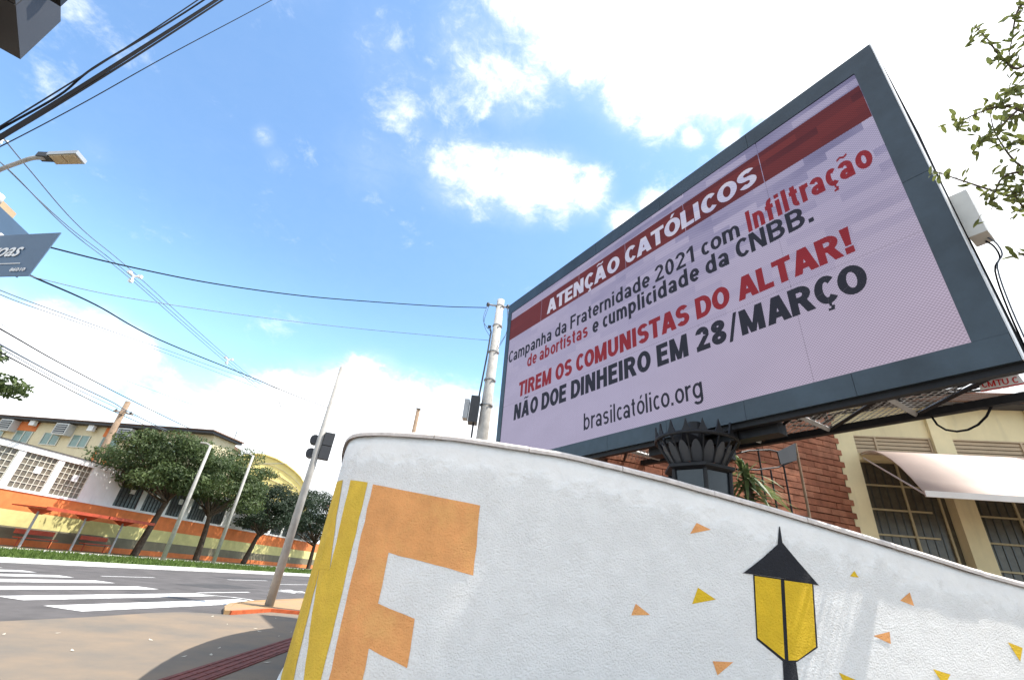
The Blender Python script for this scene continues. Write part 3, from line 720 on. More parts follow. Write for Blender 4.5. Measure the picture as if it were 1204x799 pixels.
r1 = below((378, 799), (432.6, 566.7), .1)
n0 = W(388, 669.7); v2 = W(376, 668)
lb_ = below((357.5, 799), (376, 668), .1)
paint('painted_stripe', rough_edge([a1, a2, r1, lb_, v2, n0]), 'yellow_paint', label='broad mustard stripe left of the orange letter')
e1 = W(403.5, 564)
s_e = e1[0]
b0 = below((345, 799), (375, 668), .1)
paint('painted_stripe', rough_edge([(s_e - .42, e1[1] + .02), (s_e, e1[1]), (n0[0], n0[1]), (v2[0], v2[1]), b0, (min(b0[0], s_e) - .9, .1)]), 'yellow_paint', off=.0045, label='mustard stripe wrapping round the wall corner')
# painted lantern
def zc(a, b): return (720 + a / 2.4876, 580 + b / 2.4876)
def Wz(a, b): return W(*zc(a, b))
body = [Wz(411, 236), Wz(587, 260), Wz(600, 450), Wz(540, 491), Wz(500, 491), Wz(421, 426)]
paint('painted_lantern_body', body, 'black_paint', off=.003, label='black outline of the painted lantern')
paint('painted_pane', [Wz(415, 240), Wz(491, 251), Wz(503, 484), Wz(424, 421)], 'gold_paint', off=.006)
paint('painted_pane', [Wz(502, 253), Wz(583, 264), Wz(594, 447), Wz(541, 486), Wz(514, 487)], 'gold_paint', off=.006)
paint('painted_lantern_roof', rough_edge([Wz(381, 232), Wz(440, 186), Wz(482, 148), Wz(486, 96), Wz(489, 96), Wz(496, 143), Wz(540, 196), Wz(603, 268), Wz(492, 246)], .002), 'black_paint', off=.008)
pa, pb = below(zc(500, 545), zc(497, 490), .05), below(zc(542, 545), zc(536, 490), .05)
paint('painted_post', [Wz(497, 489), Wz(536, 489), pb, pa], 'black_paint', off=.006)
TRI = [((246, 85), (227, 117), (288, 105), 'orange_paint'), ((250, 274), (233, 322), (302, 309), 'gold_paint'), ((68, 321), (55, 355), (110, 354), 'orange_paint'), ((707, 225), (694, 241), (720, 245), 'gold_paint'),
       ((869, 288), (841, 312), (882, 328), 'orange_paint'), ((763, 415), (810, 403), (814, 439), 'orange_paint'), ((1155, 433), (1199, 450), (1192, 490), 'gold_paint'), ((293, 489), (353, 492), (307, 530), 'orange_paint'),
       ((662, 522), (714, 545), (690, 580), 'gold_paint'), ((937, 512), (988, 528), (970, 562), 'gold_paint'), ((200, 600), (250, 610), (215, 650), 'gold_paint'), ((800, 600), (850, 590), (850, 640), 'orange_paint')]
for a, b, c, m in TRI:
    paint('painted_triangle', [Wz(*a), Wz(*b), Wz(*c)], m)

# ------------------------------------------------------------ LED billboard
K = 1.25
PB = Vector((-.208, 11.530, 8.487)); BX = Vector((.511, -.8596, 0)).normalized(); BN = Vector((-.8592, -.5108, -.0286)).normalized(); BU = BN.cross(BX) * -1
BU = BX.cross(BN) * -1 if BX.cross(BN).z < 0 else BX.cross(BN)
BW, BH = 9.42, 5.0
def B(u, v, n=0.0): return PB + BX * (u * K) - BU * (v * K) + BN * n      # u,v in units of 1.25 m
bill = thing('led_billboard', B(3.77, 4.0), 'large outdoor LED billboard with red and black campaign text in a blue grey frame', 'billboard')
def bslab(u0, v0, u1, v1, n0, n1): 
    return [B(u0, v1, n0), B(u1, v1, n0), B(u1, v1, n1), B(u0, v1, n1), B(u0, v0, n0), B(u1, v0, n0), B(u1, v0, n1), B(u0, v0, n1)]
SU0, SU1, SV0, SV1 = .15, 7.32, .26, 3.77
FW = BW / K; FH = BH / K
# frame sheets: lengths with visible seams
def sheets(name, u0, v0, u1, v1, n, horiz):
    for k in range(n):
        if horiz: a, b = u0 + (u1 - u0) * k / n, u0 + (u1 - u0) * (k + 1) / n; q = bslab(a + .002, v0, b - .002, v1, -.10, .0 + rnd.uniform(0, .004))
        else: a, b = v0 + (v1 - v0) * k / n, v0 + (v1 - v0) * (k + 1) / n; q = bslab(u0, a + .002, u1, b - .002, -.10, .0 + rnd.uniform(0, .004))
        MB().hexa(q).build(name, 'frame_blue', bill)
sheets('frame_sheet', 0, 0, FW, SV0, 5, True)
sheets('frame_sheet', 0, SV1, FW, FH, 7, True)
sheets('frame_sheet', 0, SV0, SU0, SV1, 2, False)
sheets('frame_sheet', SU1, SV0, FW, SV1, 2, False)
MB().hexa(bslab(FW + .003, -.003, FW + .012, FH, -.14, .006)).build('frame_edge_trim', 'rim_white', bill)
MB().hexa(bslab(-.0, -.014, FW, -.003, -.14, -.004)).build('frame_top_trim', 'frame_blue', bill)
MB().hexa(bslab(SU0 - .012, SV0 - .012, SU1 + .012, SV1 + .012, -.09, -.045)).build('screen_recess', 'black_steel', bill)
# six by three cabinets
for i in range(6):
    for j in range(3):
        u0 = SU0 + (SU1 - SU0) * i / 6; u1 = SU0 + (SU1 - SU0) * (i + 1) / 6; v0 = SV0 + (SV1 - SV0) * j / 3; v1 = SV0 + (SV1 - SV0) * (j + 1) / 3
        e = .006; dn = rnd.uniform(-.002, .002)
        mb = MB().hexa(bslab(u0 + e, v0 + e, u1 - e, v1 - e, -.045, -.012 + dn))
        me = mb.mesh('led_cabinet', 'led_bg')
        vs = [(((Vector(v) - PB).dot(BX)) / K, ((Vector(v) - PB).dot(BU)) / K) for v in mb.v]; setuv(me, 'screen', vs)
        o = bpy.data.objects.new('led_cabinet', me); COL.objects.link(o); attach(o, bill)
def screen_obj(name, mb, m, label=None):
    me = mb.mesh(name, m); setuv(me, 'screen', [(((Vector(v) - PB).dot(BX)) / K, ((Vector(v) - PB).dot(BU)) / K) for v in mb.v])
    o = bpy.data.objects.new(name, me); COL.objects.link(o); attach(o, bill)
    if label: o['label'] = label
for i in range(6):
    u0 = SU0 + (SU1 - SU0) * i / 6; u1 = SU0 + (SU1 - SU0) * (i + 1) / 6
    screen_obj('red_band', MB().hexa(bslab(u0 + .0045, .47, u1 - .0045, .995, -.009, -.006)), 'led_band')
def line(s, u0, u1, base, cap, m, wgt, n=-.003, gap=.11, label=None):
    mb = heavy_text(s, (u1 - u0) * K, cap * K, B(u0, base, n), BX, BU, BN, wgt, gap)
    screen_obj('lettering', mb, m, label)
line('ATENÇÃO CATÓLICOS', 1.56, 6.03, .93, .325, 'led_white', .27, gap=.10)
line('Campanha da Fraternidade 2021 com', .21, 5.70, 1.60, .285, 'led_dark', .21, gap=.13)
line('Infiltração', 5.81, 7.18, 1.62, .34, 'led_red', .25, gap=.13)
line('de abortistas', .96, 2.80, 1.93, .28, 'led_red', .22, gap=.13)
line('e cumplicidade da CNBB.', 2.92, 6.53, 1.93, .29, 'led_dark', .23, gap=.13)
line('TIREM OS COMUNISTAS DO ALTAR!', .72, 6.80, 2.525, .325, 'led_red', .285, gap=.10)
line('NÃO DOE DINHEIRO EM 28/MARÇO', .61, 6.80, 2.99, .335, 'led_dark', .285, gap=.10)
line('brasilcatólico.org', 2.71, 4.89, 3.60, .28, 'led_dark', .17, gap=.15)
# back cabinet, second skin and ribs
MB().hexa(bslab(.03, .03, FW - .04, FH - .05, -.30, -.145)).build('back_cabinet', 'black_steel', bill)
wd = MB().hexa([B(FW - .05, FH - .1, -.305), B(FW - .02, FH - .1, -.305), B(FW - .02, FH - .1, -.34), B(FW - .05, FH - .1, -.34), B(FW - .05, .1, -.305), B(FW - .02, .1, -.305), B(FW - .02, .35, -.62), B(FW - .05, .35, -.62)])
for k in range(6):
    u = .2 + 1.42 * k
    MB().tube([B(u, .1, -.32), B(u, 1.6, -.55), B(u, FH - .05, -.9)], .03, 4).build('back_strut', 'black_steel', bill)
MB().tube([B(FW - .03, .12, -.32), B(FW - .03, 1.2, -.56), B(FW - .03, 2.0, -.42), B(FW - .03, 3.9, -.5)], .05, 4).build('side_strut', 'black_steel', bill)
# catwalk under and behind: chords, cross bars, braces, mesh floor
cwz = FH
def CW(u, n, dz=0.0): return B(u, cwz, n) + Vector((0, 0, dz))
mb = MB()
for n_ in (-.10, -1.03):
    MB().box((CW(0, n_) + CW(FW, n_)) / 2 + Vector((0, 0, -.03)), (BW, .09, .09), BX, Vector((-BX.y, BX.x, 0))).build('catwalk_beam', 'black_steel', bill)
for k in range(9):
    u = .45 + .9775 * k * .98
    u = (8.28 - .97 * (8 - k)) / K
    if u < 0 or u > FW: continue
    MB().tube([CW(u, -.13, -.02), CW(u, -1.0, -.02)], .038, 4).build('catwalk_cross_bar', 'grey_steel', bill)
    if u + .776 < FW + .2: MB().tube([CW(u + .02, -1.0, -.02), CW(min(u + .76, FW), -.15, -.02)], .026, 4).build('catwalk_brace', 'black_steel', bill)
ms = MB(); step = .095
nx = int(BW / step)
L_ = .86
for k in range(-12, nx + 12):       # expanded metal: two families of crossing strands, clipped to the walkway
    for sgn in (1, -1):
        a0_, b0_ = k * step, k * step + sgn * L_ * 1.0
        p, q = (a0_, -.13), (b0_, -.99)
        if min(p[0], q[0]) < .05 or max(p[0], q[0]) > BW - .03: continue
        P0, P1 = CW(p[0] / K, p[1], .012), CW(q[0] / K, q[1], .012)
        d = (P1 - P0).normalized(); nn = Vector((-d.y, d.x, 0)) * .0045
        ms.add((P0 - nn, P0 + nn, P1 + nn, P1 - nn), ((0, 1, 2, 3),))
        ms.add([q_ + Vector((0, 0, .006)) for q_ in (P0 - nn, P0 + nn, P1 + nn, P1 - nn)], ((3, 2, 1, 0),))
o = ms.build('mesh_floor', 'grey_steel', bill); o['kind'] = 'stuff'
# loose cables lying on the walkway
for k in range(5):
    pts = [CW(5.6 + 2.0 * t / 12 * .9, -.35 - .5 * noise.noise(Vector((t * .35, k * 7.3, 1))) - .07 * k, .05 + .03 * math.sin(t * 1.3 + k)) for t in range(13)]
    MB().tube(pts, .013, 5).build('loose_cable', 'cable', bill)
hp = [(1103, 492), (1110, 502), (1120, 508), (1133, 510), (1146, 508), (1158, 502), (1168, 492), (1175, 478), (1178, 470)]
hd0 = CW(7.55, -1.03); hn = Vector((BN.x, BN.y, 0)).normalized()
pts = [at_plane(x - 8, y - 3, hd0, hn) for x, y in hp]
MB().tube(pts, .012, 6).build('hanging_cable', 'cable', bill)
# control box on the edge
CB0 = at_plane(1128, 250, B(FW, 0, -.25), BX)
bxm = MB().hexa(bslab(FW + .02, 2.30, FW + .14, 2.78, -.42, -.16)); bxo = bxm.build('control_box', 'box_grey')
tag(bxo, 'pale grey metal control box fixed to the billboard edge at right', 'control box')
attach_pts = spline([B(FW + .09, 2.78, -.36), B(FW + .12, 2.86, -.36), B(FW + .12, 2.98, -.36), B(FW + .06, 3.1, -.33), B(FW + .03, 3.5, -.28), B(FW + .02, 4.0, -.26)], 4)
MB().tube(attach_pts, .009, 6).build('box_cable', 'cable', bill)
MB().tube([p + BX * .03 + BN * .05 for p in attach_pts], .008, 6).build('box_cable', 'cable_grey', bill)
# council plate hung on the mesh
c4 = [at_plane(*q, CW(0, -.42), Vector((BN.x, BN.y, 0)).normalized()) for q in ((1148.8, 445.6), (1195.8, 438), (1206, 451), (1153.4, 460.5))]
pt = thing('wall_plate', (c4[0] + c4[2]) / 2, 'small white plate with red letters CMTU hung under the billboard walkway', 'plate')
hb = Vector((BN.x, BN.y, 0)).normalized()
MB().prism(c4[::-1], -hb * .012).build('plate', 'sign_white', pt)
ex = (c4[1] - c4[0]).normalized(); ey = (c4[0] - c4[3]).normalized(); wpl = (c4[2] - c4[3]).length; hpl = (c4[0] - c4[3]).length
heavy_text('CMTU C', wpl * .80, hpl * .46, c4[3] + ex * wpl * .07 + ey * hpl * .26 + hb * .004, ex, ey, hb, .2).build('lettering', 'red_letter', pt)
MB().prism([c4[0] + hb * .003, c4[1] + hb * .003, c4[1] - ey * .02 + hb * .003, c4[0] - ey * .02 + hb * .003], hb * .003).build('red_border', 'red_letter', pt)
MB().prism([c4[3] + hb * .003, c4[2] + hb * .003, c4[2] + ey * .012 + hb * .003, c4[3] + ey * .012 + hb * .003], hb * .003).build('red_border', 'red_letter', pt)

# ------------------------------------------------------------ lantern shaped pillar carrying the billboard
LC = Vector((2.91, 6.49, 0)); RZ = 3.30; RR = .587
pil = thing('lantern_pillar', LC, 'black lantern shaped steel pillar with spiked crown ring supporting the billboard', 'pillar')
NR = 16
MB().ring(LC, [(RR - .03, RZ - .03), (RR, RZ - .035), (RR + .012, RZ), (RR, RZ + .018), (RR - .04, RZ + .015), (RR - .03, RZ - .03)], 48).build('crown_ring', 'black_steel', pil, True)
rot0 = math.atan2(-LC.y, -LC.x)
for k in range(NR):
    a = rot0 + (k + .5) * 2 * math.pi / NR; c = LC + Vector((math.cos(a), math.sin(a), 0)) * (RR - .01); t = Vector((-math.sin(a), math.cos(a), 0)); nn = Vector((math.cos(a), math.sin(a), 0))
    MB().prism([c + t * -.065 + Vector((0, 0, RZ + .016)), c + t * .065 + Vector((0, 0, RZ + .016)), c + t * .03 + Vector((0, 0, RZ + .09)), c + Vector((0, 0, RZ + .20)), c + t * -.03 + Vector((0, 0, RZ + .09))], nn * -.025).build('crown_spike', 'black_steel', pil)
    # rib carrying the ring and scalloped petal of the cup
    c2 = LC + nn * .37; 
    MB().tube([c + nn * -.02 + Vector((0, 0, RZ - .03)), c2 + Vector((0, 0, RZ - .36))], .012, 5).build('crown_rib', 'black_steel', pil)
    am = a + math.pi / NR; n2 = Vector((math.cos(am), math.sin(am), 0)); t2 = Vector((-math.sin(am), math.cos(am), 0))
    pts = []
    for q in range(9):
        x = -1 + q / 4; hh = .27 * (1 - x * x) ** .6
        base = LC + n2 * (.345 + .16 * hh / .27) + t2 * (.085 * x * (1 + .25 * hh)) + Vector((0, 0, RZ - .36 + hh)); pts.append(base)
    MB().prism(pts, n2 * -.012).build('petal', 'signal_grey', pil)
MB().ring(LC, [(.30, RZ - .36), (.36, RZ - .36), (.46, RZ - .385), (.50, RZ - .40), (.50, RZ - .44), (.44, RZ - .47), (.40, RZ - .48), (.3, RZ - .48)], 6, rot0 + .2).build('cornice', 'black_steel', pil)
for k in range(6):
    a = rot0 + .2 + k * math.pi / 3; b = a + math.pi / 3
    p = LC + Vector((math.cos(a), math.sin(a), 0)) * .43; q = LC + Vector((math.cos(b), math.sin(b), 0)) * .43
    MB().tube([p + Vector((0, 0, RZ - .47)), LC + (p - LC) * .8 + Vector((0, 0, 1.3))], .028, 6).build('corner_post', 'black_steel', pil)
    p2, q2 = LC + (p - LC) * .96, LC + (q - LC) * .96; p3, q3 = LC + (p - LC) * .76, LC + (q - LC) * .76
    MB().prism([p2 + Vector((0, 0, RZ - .48)), q2 + Vector((0, 0, RZ - .48)), q3 + Vector((0, 0, 1.32)), p3 + Vector((0, 0, 1.32))], ((p2 + q2) / 2 - LC).normalized() * -.008).build('glass_panel', 'glass_pillar', pil)
MB().ring(LC, [(.1, 1.35), (.38, 1.33), (.42, 1.25), (.34, 1.15), (.22, 1.0), (.20, .25), (.36, .2), (.38, -.02)], 12).build('pedestal', 'black_steel', pil)
MB().tube([LC + Vector((0, 0, 1.3)), LC + Vector((0, 0, RZ + .3))], .10, 12).build('mast', 'black_steel', pil)
MB().box(LC + Vector((0, 0, RZ + .10)) + hb * -.35, (2.2, .22, .18), BX, Vector((-BX.y, BX.x, 0))).build('saddle_beam', 'black_steel', pil)
MB().box(LC + Vector((0, 0, RZ - .02)) + hb * -.2, (.2, 1.3, .16), BX, Vector((-BX.y, BX.x, 0))).build('saddle_beam', 'black_steel', pil)

# ------------------------------------------------------------ brick and cream building at right
CD = 13.0
CC = Vector((math.sin(R(38.6)) * CD, math.cos(R(38.6)) * CD, 0))
az = R(104); GX = Vector((math.sin(az), math.cos(az), 0)); GN = Vector((GX.y, -GX.x, 0))
if GN.dot(-CC) < 0: GN = -GN
def GP(px, py, off=0.0): return at_plane(px, py, CC + GN * off, GN)
def G(a, z, off=0.0): return CC + GX * a + GN * off + Vector((0, 0, z))
def gc(P): d = P - CC; return d.dot(GX), P.z
az2 = R(75); HX = -Vector((math.sin(az2), math.cos(az2), 0)); HN = Vector((HX.y, -HX.x, 0))
if HN.dot(-CC) < 0: HN = -HN
def H(a, z, off=0.0): return CC + HX * a + HN * off + Vector((0, 0, z))
bld = thing('school_building', CC, 'cream building with red brick side wall and louvred vents behind the wall at right', 'building')
def gbox(name, a0, a1, z0, z1, o0, o1, m, par=bld, label=None):
    return MB().hexa([G(a0, z0, o0), G(a1, z0, o0), G(a1, z0, o1), G(a0, z0, o1), G(a0, z1, o0), G(a1, z1, o0), G(a1, z1, o1), G(a0, z1, o1)]).build(name, m, par, label=label)
lv0, lv1 = gc(GP(1003.7, 511.7)), gc(GP(1106.8, 533.7)); lv2, lv3 = gc(GP(1122, 518)), gc(GP(1128, 537.6))
LZ1 = (lv0[1] + gc(GP(1102.5, 517))[1]) / 2; LZ0 = (lv1[1] + gc(GP(1008, 530))[1]) / 2
c1a, c1b = gc(GP(1005, 619))[0], gc(GP(1031.5, 628))[0]
p2a, p2b = gc(GP(1119, 586))[0], gc(GP(1143.7, 587.6))[0]
EZ = gc(GP(1150, 483))[1]
WEND = 16.0
AWZ = gc(GP(1050, 534))[1]
print('bld', 'LZ', LZ0, LZ1, 'col', c1a, c1b, 'pil', p2a, p2b, 'eave', EZ, 'aw', AWZ, 'lv', lv0, lv1, lv2)
SILL = 1.35
pitch = p2a - c1a
nb = 5
gbox('brick_dado', c1b, WEND, 0, SILL, -.25, -.02, 'brick')
gbox('wall_upper', c1b, WEND, LZ1 + .03, EZ + .05, -.25, -.04, 'cream')
gbox('wall_lintel', c1b, WEND, AWZ - .15, LZ0 - .03, -.25, -.045, 'cream')
gbox('corner_column', c1a, c1b, 0, EZ + .05, -.3, .06, 'cream')
for k in range(1, nb):
    a = c1a + pitch * k
    if a > WEND: break
    gbox('pilaster', a, a + (p2b - p2a), 0, EZ + .04, -.27, .05, 'cream')
for k in range(nb):
    a0 = c1a + pitch * k + ((c1b - c1a) if k == 0 else (p2b - p2a)); a1 = c1a + pitch * (k + 1)
    if a1 > WEND: break
    f = gbox('vent', a0 + .01, a1 - .01, LZ0 - .028, LZ1 + .028, -.20, -.18, 'louvre_in')
    fr = [gbox('vent_frame', a0 + .01, a1 - .01, LZ1, LZ1 + .029, -.17, -.03, 'louvre', f), gbox('vent_frame', a0 + .01, a1 - .01, LZ0 - .029, LZ0, -.17, -.03, 'louvre', f),
          gbox('vent_frame', a0 + .01, a0 + .05, LZ0 + .001, LZ1 - .001, -.17, -.032, 'louvre', f), gbox('vent_frame', a1 - .05, a1 - .01, LZ0 + .001, LZ1 - .001, -.17, -.032, 'louvre', f)]
    am = a0 + (a1 - a0) * (.3 if k == 0 else .82)
    gbox('vent_mullion', am - .02, am + .02, LZ0 + .001, LZ1 - .001, -.12, -.03, 'louvre', f)
    for q in range(4):
        zz = LZ0 + (LZ1 - LZ0) * (q + .5) / 4; hh = (LZ1 - LZ0) * .085
        gbox('slat', a0 + .051, a1 - .051, zz - hh * 1.15, zz + hh * 1.15, -.10, -.06, 'louvre', f)
    wn = gbox('window', a0 + .005, a1 - .005, SILL, AWZ - .15, -.24, -.22, 'win_dark')
    z0, z1 = SILL, AWZ - .152
    for q in range(int((a1 - a0) / .16)):
        gbox('glass_rib', a0 + .16 * q + .05, a0 + .16 * q + .075, z0 + .002, z1, -.219, -.205, 'pane_dark', wn)
    nrow = 6
    for q in range(nrow + 1):
        zz = z0 + (z1 - z0) * q / nrow
        gbox('glazing_bar', a0 + .006, a1 - .35, zz - .018, zz + .018, -.203, -.17, 'win_frame', wn)
    for fx in (.0, .52, .93):
        x = a0 + .03 + (a1 - a0 - .06) * fx
        gbox('window_post', x - .02, x + .02, z0 + .003, z1 - .003, -.204, -.165, 'win_frame', wn)
gbox('eave', c1a - .5, WEND, EZ + .052, EZ + .20, -.3, .32, 'roof_dark')
gbox('gutter', c1a - .5, WEND, EZ + .08, EZ + .25, .323, .42, 'roof_brown')
MB().hexa([G(c1a - .5, EZ + .21, .4), G(WEND, EZ + .21, .4), G(WEND, EZ + 1.2, -6), G(c1a - .5, EZ + 1.2, -6), G(c1a - .5, EZ + .30, .4), G(WEND, EZ + .30, .4), G(WEND, EZ + 1.3, -6), G(c1a - .5, EZ + 1.3, -6)]).build('roof', 'roof_tile', bld)
gbox('side_body', c1a + .05, WEND, 0, EZ, -6, -.31, 'cream')
# awning: quarter round profile
aw0 = gc(GP(1011.5, 532.5))[0]
best = None
for q in range(40, 260, 2):
    off = q / 100; P = GP(1089, 582, off); d = abs(gc(P)[0] - aw0)
    if best is None or d < best[0]: best = (d, off, P.z)
AO, AZF = best[1], best[2]
print('awning', aw0, best)
awn = thing('awning', G((aw0 + WEND) / 2, AWZ), 'long pale pink curved awning over the cream building windows', 'awning')
pr = []
for q in range(9):
    t = q / 8; pr.append((.0 + AO * t, AWZ + (AZF + .07 - AWZ) * (t ** 2.2)))
aw1 = WEND - .5; npan = 6
for k in range(npan):
    x0 = aw0 + (aw1 - aw0) * k / npan; x1 = aw0 + (aw1 - aw0) * (k + 1) / npan - .004; mb = MB()
    for x in (x0, x1):
        for (o_, z_) in pr: mb.v.append(tuple(G(x, z_, o_ - .04)))
        for (o_, z_) in pr: mb.v.append(tuple(G(x, z_ - .02, o_ - .04)))
    n = len(pr)
    for j in range(n - 1):
        mb.f += [(j, j + 1, 2 * n + j + 1, 2 * n + j), (n + j + 1, n + j, 3 * n + j, 3 * n + j + 1), (j, n + j, n + j + 1, j + 1), (2 * n + j + 1, 3 * n + j + 1, 3 * n + j, 2 * n + j)]
    mb.build('awning_panel', 'awning', awn, True)
MB().hexa([G(aw0, AZF - .02, AO - .04), G(aw1, AZF - .02, AO - .04), G(aw1, AZF - .02, AO), G(aw0, AZF - .02, AO), G(aw0, AZF + .09, AO - .04), G(aw1, AZF + .09, AO - .04), G(aw1, AZF + .09, AO), G(aw0, AZF + .09, AO)]).build('front_edge', 'awning_edge', awn)
for k in range(7):
    x = aw0 + .03 + (aw1 - aw0 - .06) * k / 6
    MB().tube([G(x, AZF + .03, AO - .06), G(x, AWZ - .12, .02)], .018, 5).build('awning_arm', 'awning_edge', awn)
    MB().tube([G(x, z_ - .035, o_ - .04) for o_, z_ in pr], .014, 5).build('awning_rib', 'awning_edge', awn)
# brick side wall in courses
MB().hexa([H(.0, 0, -.30), H(6.3, 0, -.30), H(6.3, 0, -.04), H(.0, 0, -.04), H(0, 6.2, -.30), H(6.3, 6.2, -.30), H(6.3, 6.2, -.04), H(0, 6.2, -.04)]).build('brick_wall_core', 'mortar', bld)
bwid, bhei, bdep = .396, .122, .05
bm_ = []
for nm in ('brick', 'brick_b'):
    b = MB().box((0, 0, 0), (bwid, bdep, bhei)); me = b.mesh('brick', nm); bm_.append(me)
hang = math.atan2(HX.y, HX.x)
cand = []
for row in range(43):
    z = .1 + row * .14
    for k in range(17):
        a = .04 + (k + .5 * (row % 2)) * .40
        if a > 6.1: continue
        cand.append((a + .2, z))
# pieces that show above the painted wall are single bricks, the rest is joined
vis = sorted(cand, key=lambda c: -(1 if 1.9 < c[1] < 5.2 - c[0] * .28 else 0) * (20 - c[0]))
nvis = [c for c in vis if 1.9 < c[1] < 5.2 - c[0] * .28][:295]
rest = MB()
sv = set(nvis)
for c in cand:
    off = -.04 + bdep / 2 + rnd.uniform(-.008, .010)
    if c in sv:
        P = H(c[0] + rnd.uniform(-.006, .006), c[1] + bhei / 2 + rnd.uniform(-.004, .004), off)
        inst('brick', rnd.choice(bm_), bld, P, (0, 0, hang), (1 + rnd.uniform(-.02, .01), 1, 1 + rnd.uniform(-.04, .02)))
    else:
        rest.box(H(c[0], c[1] + bhei / 2, off), (bwid, bdep, bhei), HX, HN)
o = rest.build('brickwork', 'brick', bld); o['kind'] = 'stuff'
MB().hexa([H(-.2, 6.21, -6), H(6.5, 6.21, -6), H(6.5, 6.21, .35), H(-.2, 6.21, .35), H(-.2, 6.4, -6), H(6.5, 6.4, -6), H(6.5, 6.4, .35), H(-.2, 6.4, .35)]).build('side_roof', 'roof_tile', bld)

# ------------------------------------------------------------ iron gate behind the wall
GD = 8.6
gp0 = at_d(915, 560, GD); gr = R(70); gxv = Vector((math.sin(gr), math.cos(gr), 0)); gnv = Vector((gxv.y, -gxv.x, 0))
def GA(px, py): return at_plane(px, py, gp0, gnv)
gate = thing('iron_gate', Vector((gp0.x, gp0.y, 0)), 'black iron bar gate standing before the red brick wall', 'gate')
for (x, yt, yb) in ((874, 546, 560), (891, 527, 587), (906, 552, 591), (921, 545, 595)):
    p = GA(x, yt); MB().tube([Vector((p.x, p.y, 0)), p], .014, 6).build('bar', 'black_steel', gate)
for k in range(1, 5):
    p = GA(891 + 13 * k, 550); 
p1, p2 = GA(935, 521), GA(952, 602)
MB().tube([Vector((p1.x, p1.y, 0)), p1], .022, 8).build('gate_post', 'wood', gate)
MB().tube([GA(866, 533), GA(880, 529.5), GA(905, 528.5), GA(915, 531)], .014, 6).build('top_rail', 'black_steel', gate)
MB().tube([GA(866, 551), GA(890, 552), GA(915, 549), GA(933, 541), GA(937, 533)], .014, 6).build('curved_rail', 'black_steel', gate)
c = [GA(913, 531), GA(934, 521), GA(936, 541), GA(917, 546)]
MB().prism(c, gnv * .02).build('gate_plate', 'signal_grey', gate)
for k in range(3):
    a = c[0].lerp(c[1], .2 + .27 * k); b = c[3].lerp(c[2], .35 + .27 * k)
    MB().tube([a, b], .009, 5).build('plate_rod', 'black_steel', gate)
# long leaved plant
ybase = at_d(878, 560, 7.9); YZ = ybase.z; ybase.z = 0
yu = thing('yucca_plant', ybase, 'clump of long pointed green leaves between the lantern pillar and the iron gate', 'plant')
MB().tube([ybase, ybase + Vector((0, 0, YZ))], [.09, .06], 8).build('trunk', 'bark', yu)
for k in range(84):
    a = k * 2.4; el = R(rnd.uniform(-35, 75)); L = rnd.uniform(.45, .75); c = ybase + Vector((0, 0, rnd.uniform(YZ - .5, YZ + .05)))
    d = Vector((math.cos(a) * math.cos(el), math.sin(a) * math.cos(el), math.sin(el))); sd = d.cross(Vector((0, 0, 1))).normalized(); mb = MB(); pts = []
    for q in range(5):
        t = q / 4; p = c + d * L * t + Vector((0, 0, -.28 * t * t)); wv = sd * (.034 * (1 - t) ** .5 + .002)
        mb.v += [tuple(p - wv), tuple(p + wv)]
    for q in range(4): mb.f.append((2 * q, 2 * q + 1, 2 * q + 3, 2 * q + 2))
    mb.build('leaf', 'yucca', yu)

# ------------------------------------------------------------ street side wall with bands and window grids
sw = thing('school_street_wall', S(-30, 30), 'white street wall with orange, yellow and taupe bands and gridded windows across the road', 'wall')
def wbx(name, a0, a1, z0, z1, o0, o1, m, par=None, label=None):   # offsets measured towards the street
    par = par or sw
    return MB().hexa([S(-30 + o0, a0, z0), S(-30 + o1, a0, z0), S(-30 + o1, a1, z0), S(-30 + o0, a1, z0), S(-30 + o0, a0, z1), S(-30 + o1, a0, z1), S(-30 + o1, a1, z1), S(-30 + o0, a1, z1)]).build(name, m, par, label=label)
E1 = 92
wbx('orange_base', 2, E1, 0, .42, -.2, .012, 'w_orange')
wbx('taupe_band', 2, E1, .42, 1.02, -.2, .0, 'w_taupe')
wbx('yellow_band', 2, E1, 1.02, 1.80, -.2, .003, 'w_yellow')
wbx('orange_band', 2, E1, 1.80, 2.72, -.2, .006, 'w_orange')
wbx('sill', 2, E1, 2.72, 2.86, -.2, .05, 'white')
WT = 4.73
wins = [15.05, 17.25, 19.45, 21.65, 23.85] + [28.05 + 2.2 * k for k in range(5)] + [41.5 + 2.2 * k for k in range(6)] + [57 + 2.2 * k for k in range(6)]
prev = 2
for k, a in enumerate(wins):
    b = a + 1.82
    wbx('wall_pier', prev, a, 2.86, WT, -.2, .0, 'white'); prev = b
    dark = 'pane_dark' if a > 27 else 'pane'  # tree shade put into the colour: darker panes and bars further along
    wn = wbx('window', a + .002, b - .002, 2.862, WT - .002, -.15, -.10, dark)
    nx_, nz_ = 6, 6
    if a < 46:
        for i in range(nx_):
            for j in range(nz_):
                x0, x1 = a + .02 + 1.78 * i / nx_, a + .02 + 1.78 * (i + 1) / nx_; z0, z1 = 2.87 + 1.85 * j / nz_, 2.87 + 1.85 * (j + 1) / nz_
                if i == 3 and j == 3: wbx('fan_panel', x0 - .04, x1 + .04, z0 - .03, z1 + .03, -.075, -.04, 'white', wn)
        for i in range(nx_ + 1): wbx('grille_bar', a + .012 + 1.775 * i / nx_, a + .045 + 1.775 * i / nx_, 2.864, WT - .004, -.098, -.055, 'grille' if a < 27 else 'signal_grey', wn)
        for j in range(1, nz_): wbx('grille_bar', a + .046, b - .02, 2.85 + 1.87 * j / nz_, 2.88 + 1.87 * j / nz_, -.097, -.06, 'grille' if a < 27 else 'signal_grey', wn)
